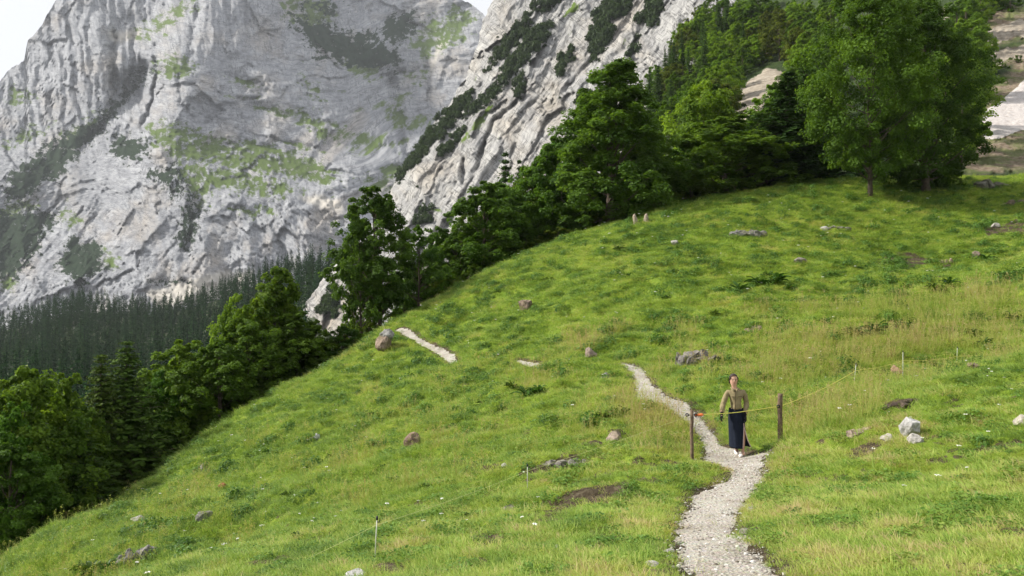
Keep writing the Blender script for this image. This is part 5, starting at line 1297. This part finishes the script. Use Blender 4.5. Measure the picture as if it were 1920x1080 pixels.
def shoe(x, y, rz, z=0.0):
    mbb = MB(); s = np.linspace(0, 1, 9)
    w = np.array([.020, .032, .036, .036, .040, .044, .042, .034, .014]); h = np.array([.04, .052, .055, .050, .040, .034, .030, .024, .010])
    v = []
    for k in range(9):
        an = np.linspace(0, 6.283, 13)[:-1]
        v.append(np.stack([w[k] * np.cos(an), np.full(12, -0.25 * s[k] + 0.06), np.maximum(0, h[k] * (0.6 + 1.0 * np.sin(an)))], 1))
    v = np.concatenate(v); c, sn = math.cos(rz), math.sin(rz); v[:, :2] = v[:, :2] @ np.array([[c, sn], [-sn, c]])
    i = np.arange(8)[:, None] * 12 + np.arange(12)[None]; jx = np.arange(8)[:, None] * 12 + (np.arange(12)[None] + 1) % 12
    q = np.stack([i, jx, jx + 12, i + 12], -1).reshape(-1, 4); q = np.r_[q]
    t = np.r_[[[0, k + 1, k] for k in range(1, 11)], [[96, 96 + k, 96 + k + 1] for k in range(1, 11)]]
    mbb.add(v + np.array([x, y, z]), q, t); link('shoe', mbb.mesh('shoe'), SHOE, per)
shoe(0.128, 0.0, R(-35)); shoe(0.045, 0.19, R(-10), 0.01)

# ================================================================== GRASS, WEEDS, FLOWERS, GRAVEL
def grass_mat(name, stops, transl=0.42):
    m, n, b = new_mat(name); t = NT(n)
    tint = t.attr('shade', 'INSTANCER'); bl = t.attr('tint')
    f = t.math('ADD', tint, t.math('MULTIPLY', t.math('SUBTRACT', bl, 0.5), 0.42))
    c = t.ramp(f, stops)
    t.lk(c, b.inputs['Base Color']); b.inputs['Roughness'].default_value = 0.6; b.inputs['Specular IOR Level'].default_value = 0.25
    tr = t.node('ShaderNodeBsdfTranslucent'); t.lk(t.mix(1.0, c, (1.2, 1.15, 0.7), 'MULTIPLY'), tr.inputs['Color'])
    mx = t.node('ShaderNodeMixShader'); mx.inputs[0].default_value = transl
    t.lk(b.outputs[0], mx.inputs[1]); t.lk(tr.outputs[0], mx.inputs[2]); t.lk(mx.outputs[0], n.nodes['Material Output'].inputs['Surface'])
    return m
GST = [(0.0, (0.065, 0.130, 0.024)), (0.28, (0.145, 0.235, 0.042)), (0.50, (0.258, 0.385, 0.062)), (0.74, (0.40, 0.45, 0.11)), (1.0, (0.46, 0.37, 0.19))]
GRASS = grass_mat('grass_blades', GST)
LEAFW = grass_mat('meadow_herbs', [(0.0, (0.05, 0.12, 0.02)), (0.4, (0.105, 0.21, 0.03)), (0.7, (0.16, 0.26, 0.035)), (1.0, (0.25, 0.31, 0.06))], 0.3)
def blades(mb, n, h0, h1, spread, w, lean=0.5, a0=0.3, a1=0.8, seg=3):
    for _ in range(n):
        a = rng.random() * 6.283; r0 = spread * rng.random() ** 0.6; b = np.array([math.cos(a) * r0, math.sin(a) * r0, -0.02]); a2 = a + rng.normal(0, 0.9)
        H = rng.uniform(h0, h1); le = H * lean * rng.uniform(0.3, 1.4); dr = np.array([math.cos(a2), math.sin(a2), 0]); sd = np.array([-dr[1], dr[0], 0]); sd = sd * math.cos(1.0) + np.cross(sd, [0, 0, 1]) * math.sin(rng.random())
        s = np.linspace(0, 1, seg + 1); c = b + dr * (le * s ** 1.8)[:, None] + np.array([0, 0, 1.0]) * (H * (s - 0.28 * lean * s ** 2.4))[:, None]
        ww = w * rng.uniform(0.7, 1.3) * (1 - s ** 1.6) * 0.5
        L, Rr = c - sd * ww[:, None], c + sd * ww[:, None]
        v = np.r_[np.stack([L[:-1], Rr[:-1]], 1).reshape(-1, 3), c[-1:]]; k = seg - 1
        q = [[2 * i, 2 * i + 1, 2 * i + 3, 2 * i + 2] for i in range(k)]
        dead = 0.9 if rng.random() < 0.05 else 0.0
        mb.add(v, q, [[2 * k, 2 * k + 1, 2 * k + 2]], np.r_[np.repeat(a0 + (a1 - a0) * s[:-1], 2), a1] + rng.normal(0, 0.16) + dead)
def tuft(seed, kind):
    global rng
    keep = rng; rng = np.random.default_rng(seed); mb = MB(); m = GRASS
    if kind == 'short': blades(mb, 32, 0.035, 0.095, 0.13, 0.0075, 1.0)
    if kind == 'mid': blades(mb, 30, 0.06, 0.15, 0.14, 0.008, 0.9)
    if kind == 'tall':
        blades(mb, 22, 0.09, 0.22, 0.13, 0.008, 0.8)
        for _ in range(3):
            a = rng.random() * 6.283; b = np.array([math.cos(a), math.sin(a), 0]) * rng.random() * 0.11; tp = b * rng.uniform(1.2, 2.6) + np.array([0, 0, rng.uniform(0.20, 0.36)])
            mb.tube(np.array([b, (b + tp) / 2 + [0, 0, 0.02], tp]), [0.0018, 0.0014, 0.001], 3, cap=False, a=0.95)
            p = tp + np.stack([rng.normal(0, .008, 7), rng.normal(0, .008, 7), -rng.random(7) * 0.07], 1); mb.cards(p, rng.normal(size=(7, 3)), 0.020, 0.4, 1.15)
    if kind == 'herb':
        m = LEAFW; n = 40; a = rng.random(n) * 6.283; r = 0.15 * rng.random(n) ** 0.6
        p = np.stack([np.cos(a) * r, np.sin(a) * r, 0.01 + rng.random(n) * 0.07 * (1.2 - r / 0.15)], 1)
        mb.cards(p, np.array([0, 0, 1]) + rng.normal(0, 0.45, (n, 3)), 0.028 * (0.6 + 0.9 * rng.random(n)), 0.75, 0.5 + rng.normal(0, .25, n), 0.2)
        blades(mb, 12, 0.05, 0.12, 0.14, 0.007, 0.8)
    me = mb.mesh(kind + '_tuft', False); me.materials.append(m); rng = keep
    return me
TUFTS = [tuft(1, 'short'), tuft(2, 'short'), tuft(3, 'mid'), tuft(4, 'mid'), tuft(5, 'tall'), tuft(6, 'tall'), tuft(7, 'herb'), tuft(8, 'herb')]
def grass():
    r = np.random.default_rng(5)
    dg = np.linspace(3.6, 78, 2000); rho = 4600 / dg ** 1.28; rho[dg < 7] = 4600 / 7 ** 1.28
    pdf = rho * dg * 2530 / F; N = int((pdf.sum()) * (dg[1] - dg[0])); cdf = np.cumsum(pdf); cdf /= cdf[-1]
    d = np.interp(r.random(N), cdf, dg); px = r.uniform(-300, 2230, N); x = (px - 960) / F * d; y = d
    z = zmeadow(x, y)
    # only what can be in view: slightly above the rim
    q = 540 - F * z / d; ok = q < 1120
    pf = path_field(x, y)
    so = np.maximum(mask(px, q, SOIL, 7, 14, 22, 421), 0.85 * bare_spots(x, y))
    edge = 0.17 * fbm(x * 2.2, y * 2.2, 4, 501, 0.65)
    ok &= (pf > 0.03 + edge) | (r.random(N) < np.where(d > 24, 0.10, 0.02))
    patch = fbm(x / 0.7, y / 0.7, 3, 503)
    ok &= r.random(N) > 0.88 * so
    near = sstep(22, 10, d)
    ok &= ~((near > 0.3) & (patch < -0.34) & (r.random(N) < 0.6))
    z = z[ok]; x = x[ok]; y = y[ok]; d = d[ok]; px = px[ok]; q = q[ok]; pf = pf[ok]; near = near[ok]; so = so[ok]; n = len(x)
    big = fbm(x / 7, y / 7, 4, 505); med = fbm(x / 1.8, y / 1.8, 4, 507, 0.6); sm = fbm(x / 0.5, y / 0.5, 3, 509)
    tallz = mask(px, q, [[(1170, 745), (1235, 755), (1290, 800), (1290, 850), (1200, 840), (1150, 790)], [(1420, 640), (1560, 620), (1920, 600), (1920, 655), (1700, 670), (1600, 700), (1480, 730), (1420, 700)], [(1560, 590), (1760, 540), (1920, 560), (1920, 600), (1700, 600)], [(1440, 760), (1600, 740), (1650, 700), (1640, 780), (1480, 830)]], 22, 25, 60, 511)
    shade = 0.48 + 0.24 * big + 0.46 * med + 0.40 * sm + r.normal(0, 0.05, n) + 0.07 * tallz
    shade += 0.03 * near - 0.10 * sstep(900, 500, px) * sstep(640, 800, q)
    dry = sstep(0.08, 0.34, fbm(x / 0.6 + 9, y / 0.45, 3, 521, 0.6)) * (0.25 + 0.75 * near); shade += 0.42 * dry * (r.random(n) < 0.7)
    shade = np.clip(shade, 0.02, 0.98)
    herb = fbm(x / 0.8 + 40, y / 0.8, 4, 513, 0.65) + 0.25 * fbm(x / 9, y / 9, 3, 517)
    isherb = (herb > 0.22) & (r.random(n) < 0.42) & (tallz < 0.5)
    u = r.random(n)
    kind = np.where(u < 0.55 + 0.35 * near, r.integers(0, 2, n), r.integers(2, 4, n))
    kind = np.where((med > 0.12) & (u > 0.75) & (near < 0.5), 4 + r.integers(0, 2, n), kind)
    kind = np.where((tallz > 0.4) & (u > 0.6), 4 + r.integers(0, 2, n), kind)
    kind = np.where((kind >= 4) & (d > 34), r.integers(2, 4, n), kind)
    kind = np.where(isherb, 6 + r.integers(0, 2, n), kind)
    ps = sstep(0.0, 0.35, pf)
    scl = (0.75 + 0.5 * r.random(n)) * (0.9 + d / 26) * (0.55 + 0.45 * ps) * (1 - 0.35 * so)
    scl = np.minimum(scl, 3.2)
    sz = scl * (1 + 0.5 * med) * np.where(d > 14, 0.72, 0.80) * (1 + 0.2 * tallz)
    print('grass', n)
    o = scatter('meadow_grass', np.stack([x, y, z], 1), r.random(n) * 6.283, r.normal(0, 0.12, n), np.stack([scl, scl, sz], 1), kind, TUFTS, {'shade': shade})
    tag(o, 'green and yellowish meadow grass with low herbs all over the hillside', 'grass', None, 'stuff')
grass()

# tussocks and cushions of darker herbs that make the slope lumpy
def tussocks():
    global rng
    tm = []; keep = rng
    for s_, (hh, leafy_) in enumerate(((0.24, True), (0.30, True), (0.26, False), (0.20, False))):
        rng = np.random.default_rng(1200 + s_); mb = MB(); n = 230 if leafy_ else 60
        v = rng.normal(size=(n, 3)); v /= np.linalg.norm(v, axis=1)[:, None]; v[:, 2] = np.abs(v[:, 2])
        lo = 1 + 0.35 * np.sin(np.arctan2(v[:, 1], v[:, 0]) * 3 + s_)
        p = v * np.stack([0.30 * lo, 0.26 * lo, np.full(n, hh)], 1) * (0.55 + 0.5 * rng.random((n, 1)))
        mb.cards(p, v + np.array([0, 0, 0.4]) + rng.normal(0, 0.4, (n, 3)), 0.060 * (0.6 + 0.8 * rng.random(n)), 0.7, np.clip(0.5 + rng.normal(0, .25, n), 0, 1), 0.2)
        blades(mb, 22 if leafy_ else 120, hh * 0.6, hh * 1.35, 0.24, 0.011, 0.9)
        me = mb.mesh('tussock', False); me.materials.append(LEAFW if leafy_ else GRASS); tm.append(me)
    rng = keep
    r = np.random.default_rng(35); N = 26000; d = np.sqrt(r.uniform(9 ** 2, 72 ** 2, N)); px = r.uniform(-60, 1980, N); x = (px - 960) / F * d; y = d
    dens = fbm(x / 1.1, y / 0.9, 3, 701, 0.6) + 0.5 * fbm(x / 6, y / 5, 3, 703)
    q = 540 - F * zmeadow(x, y) / d
    tz = mask(px, q, [[(1320, 640), (1900, 540), (1920, 640), (1500, 720)], [(1170, 740), (1290, 800), (1290, 850), (1150, 800)]], 30, 25, 60, 705)
    ok = (dens > 0.07) & (path_field(x, y) > 0.45) & (q < 1100) & (r.random(N) < (0.95 - 0.6 * tz) * np.where(d < 20, 0.55, 1))
    x, y, d, dens = x[ok], y[ok], d[ok], dens[ok]; n = len(x)
    s = r.uniform(0.35, 1.15, n) * np.where(d < 16, 0.55, 1.0) * (0.8 + d / 90)
    print('tussocks', n)
    o = scatter('herb_tussocks', np.stack([x, y, zmeadow(x, y) - 0.03], 1), r.random(n) * 6, np.zeros(n), np.stack([s * 1.15, s * 1.15, s * r.uniform(0.55, 1.25, n)], 1), r.integers(0, 4, n), tm, {'shade': np.clip(0.14 + 0.25 * r.random(n) + 0.25 * fbm(x / 8, y / 8, 3, 707), 0, 1)})
    tag(o, 'darker cushions of herbs and tussock grass making the slope lumpy', 'tussocks', None, 'stuff')
tussocks()

# white flower heads dotted over the meadow
def flowers():
    r = np.random.default_rng(15)
    mb = MB(); global rng
    keep = rng; rng = r
    mb.tube(np.array([[0, 0, 0], [0.01, 0, 0.14], [0.0, 0, 0.27]]), 0.003, 4, a=0.2)
    a = rng.random(16) * 6.283; rr = 0.05 * np.sqrt(rng.random(16)); mb.cards(np.stack([np.cos(a) * rr, np.sin(a) * rr, 0.27 + 0.01 * rng.random(16)], 1), np.array([0, 0, 1]) + rng.normal(0, .4, (16, 3)), 0.028, 0.9, 1.0)
    rng = keep
    me = mb.mesh('flower', False)
    m, n, b = new_mat('white_petals'); t = NT(n); t.lk(t.ramp(t.attr('tint'), [(0.3, (0.07, 0.14, 0.02)), (0.9, (0.78, 0.78, 0.70))]), b.inputs['Base Color']); me.materials.append(m)
    N = 900; d = np.interp(r.random(N), [0, 1], [9, 66]); px = r.uniform(-20, 1950, N); x = (px - 960) / F * d; y = d
    ok = (fbm(x / 5, y / 5, 3, 601) > 0.02) & (path_field(x, y) > 0.2); x, y, d = x[ok], y[ok], d[ok]; n = len(x)
    o = scatter('white_wildflowers', np.stack([x, y, zmeadow(x, y)], 1), r.random(n) * 6, np.zeros(n), (0.35 + 0.6 * r.random(n)) * (0.6 + d / 40), np.zeros(n), [me])
    tag(o, 'tiny white flower heads scattered through the meadow', 'flowers', None, 'stuff')
flowers()

# broad leaved weeds
def weed_mesh(seed, n=26, L=0.26):
    global rng
    keep = rng; rng = np.random.default_rng(seed); mb = MB()
    for i in range(n):
        a = rng.random() * 6.283; el = rng.uniform(0.25, 1.2); ln = L * rng.uniform(0.6, 1.2); b = np.array([math.cos(a), math.sin(a), 0]) * 0.03 + np.array([0, 0, rng.random() * 0.14])
        s = np.linspace(0, 1, 6); dr = np.array([math.cos(a) * math.cos(el), math.sin(a) * math.cos(el), math.sin(el)]); sd = np.array([-math.sin(a), math.cos(a), 0])
        c = b + dr * (s * ln)[:, None] - np.array([0, 0, 1]) * (0.45 * ln * s ** 2.2)[:, None]; w = 0.26 * ln * np.sin(math.pi * np.clip(s * 0.92 + 0.08, 0, 1)) ** 0.7
        ro = rng.normal(0, 0.4); up = np.array([0, 0, 1.0]) * math.sin(ro)
        L_, R_ = c - (sd * math.cos(ro) + up) * w[:, None] / 2, c + (sd * math.cos(ro) + up) * w[:, None] / 2; cm = c - np.array([0, 0, 0.02])
        v = np.stack([L_, cm, R_], 1).reshape(-1, 3); q = [[3 * i + k, 3 * i + k + 1, 3 * i + k + 4, 3 * i + k + 3] for i in range(5) for k in (0, 1)]
        mb.add(v, q, None, np.clip(0.5 + rng.normal(0, 0.25), 0, 1))
    me = mb.mesh('broadleaf_weed'); me.materials.append(WEEDM); rng = keep
    return me
WEEDM = leafy('weed_leaves', (0.022, 0.065, 0.016), (0.085, 0.170, 0.034), 0.3, True, 0.45)
WEEDS = [weed_mesh(1), weed_mesh(2, 34, 0.3), weed_mesh(3, 22, 0.24)]
for i, (px, py, w) in enumerate([(1845, 650, 46), (1825, 632, 40), (985, 745, 56), (960, 730, 40), (1010, 740, 44), (1420, 535, 50), (1385, 548, 50), (1460, 530, 46), (1440, 520, 34), (1640, 625, 60), (1600, 632, 50), (1690, 618, 60), (1720, 610, 40), (172, 1078, 60), (150, 1072, 48), (200, 1068, 44),
                                 (875, 968, 17), (1160, 470, 30), (720, 880, 28), (1500, 760, 26), (1130, 785, 40), (1170, 775, 36), (1105, 800, 34), (1780, 535, 44), (1700, 545, 40), (1750, 545, 36), (1850, 490, 40), (800, 915, 26), (740, 905, 30), (905, 760, 30), (940, 770, 26), (1480, 545, 30), (1560, 520, 30), (855, 800, 26), (1760, 690, 28), (505, 850, 30), (470, 860, 24),
                                 (1030, 530, 26), (1180, 520, 24), (1250, 560, 22), (900, 620, 20), (960, 600, 20), (1340, 590, 24), (1550, 610, 36), (1880, 520, 36), (1900, 600, 40), (620, 860, 24), (540, 930, 30), (700, 780, 26), (660, 940, 26), (420, 960, 30), (560, 1010, 36)]):
    p = hit(px, py)
    if p is None: continue
    o = link('broadleaf_weed', WEEDS[i % 3]); o.location = p; s = w * p[1] / F / 0.52; o.scale = (s, s, s * 0.85); o.rotation_euler = (0, 0, i * 1.3); o.color = (0.9 + 0.4 * rng.random(), 0.95, 0.8, 1)
    tag(o, 'clump of dark broad leaved weed growing in the meadow grass', 'weed', 'broad leaved weeds in the meadow')

# loose gravel on the path and along its edges
def gravel():
    r = np.random.default_rng(25); tm = []
    for s in range(4):
        v, f = lump(800 + s, 1, 0.8, 0.55, 7, 0.15, 2); me = mesh_np('gravel_stone', v, None, f, None, False); me.materials.append(GRAV); tm.append(me)
    N = 9000; i = r.random(N) * (len(nearc) - 1); k = i.astype(int); t = i - k
    c = nearc[k] * (1 - t)[:, None] + nearc[k + 1] * t[:, None]; w = nearw[k] * (1 - t) + nearw[k + 1] * t
    a = r.random(N) * 6.283; rad = w * 1.25 * np.sqrt(r.random(N)); x = c[:, 0] + np.cos(a) * rad; y = c[:, 1] + np.sin(a) * rad
    ok = (y > 4.5) & (path_field(x, y) < 0.10 * r.random(N)); x, y = x[ok], y[ok]; n = len(x)
    s = 0.006 + 0.026 * r.random(n) ** 4
    o = scatter('path_gravel', np.stack([x, y, zmeadow(x, y) + 0.012], 1), r.random(n) * 6, r.normal(0, .3, n), s, r.integers(0, 4, n), tm, {'shade': r.random(n)})
    tag(o, 'loose grey and cream stones lying on the footpath', 'gravel', None, 'stuff')
m, n_, b_ = new_mat('gravel_stone'); t_ = NT(n_)
t_.lk(t_.ramp(t_.attr('shade', 'INSTANCER'), [(0.0, (0.15, 0.13, 0.105)), (0.4, (0.29, 0.265, 0.225)), (0.8, (0.40, 0.38, 0.345)), (1.0, (0.54, 0.53, 0.51))]), b_.inputs['Base Color'])
GRAV = m
gravel()

# ------------------------------------------------------------------ mountain air
def haze():
    lo, hi = np.full(3, 1e9), np.full(3, -1e9)
    for o in C.objects:
        if o.type == 'MESH' and o.get('kind') == 'structure':
            v = np.empty(len(o.data.vertices) * 3, np.float32); o.data.vertices.foreach_get('co', v); v = v.reshape(-1, 3)
            lo = np.minimum(lo, v.min(0)); hi = np.maximum(hi, v.max(0))
    lo -= [20, 60, 1]; hi += [20, 20, 5]
    bm = bmesh.new(); bmesh.ops.create_cube(bm, size=1.0)
    for v in bm.verts: v.co = Vector([(lo[i] + hi[i]) / 2 + v.co[i] * (hi[i] - lo[i]) for i in range(3)])
    me = bpy.data.meshes.new('haze'); bm.to_mesh(me); bm.free()
    m = bpy.data.materials.new('haze'); m.use_nodes = True; n = m.node_tree
    n.nodes.remove(n.nodes['Principled BSDF'])
    pv = n.nodes.new('ShaderNodeVolumePrincipled'); pv.inputs['Color'].default_value = (0.90, 0.94, 1.0, 1); pv.inputs['Density'].default_value = 0.00005
    n.links.new(pv.outputs[0], n.nodes['Material Output'].inputs['Volume'])
    tag(link('haze', me, m), 'thin bluish mountain air filling the whole valley', 'haze', None, 'stuff')
haze()
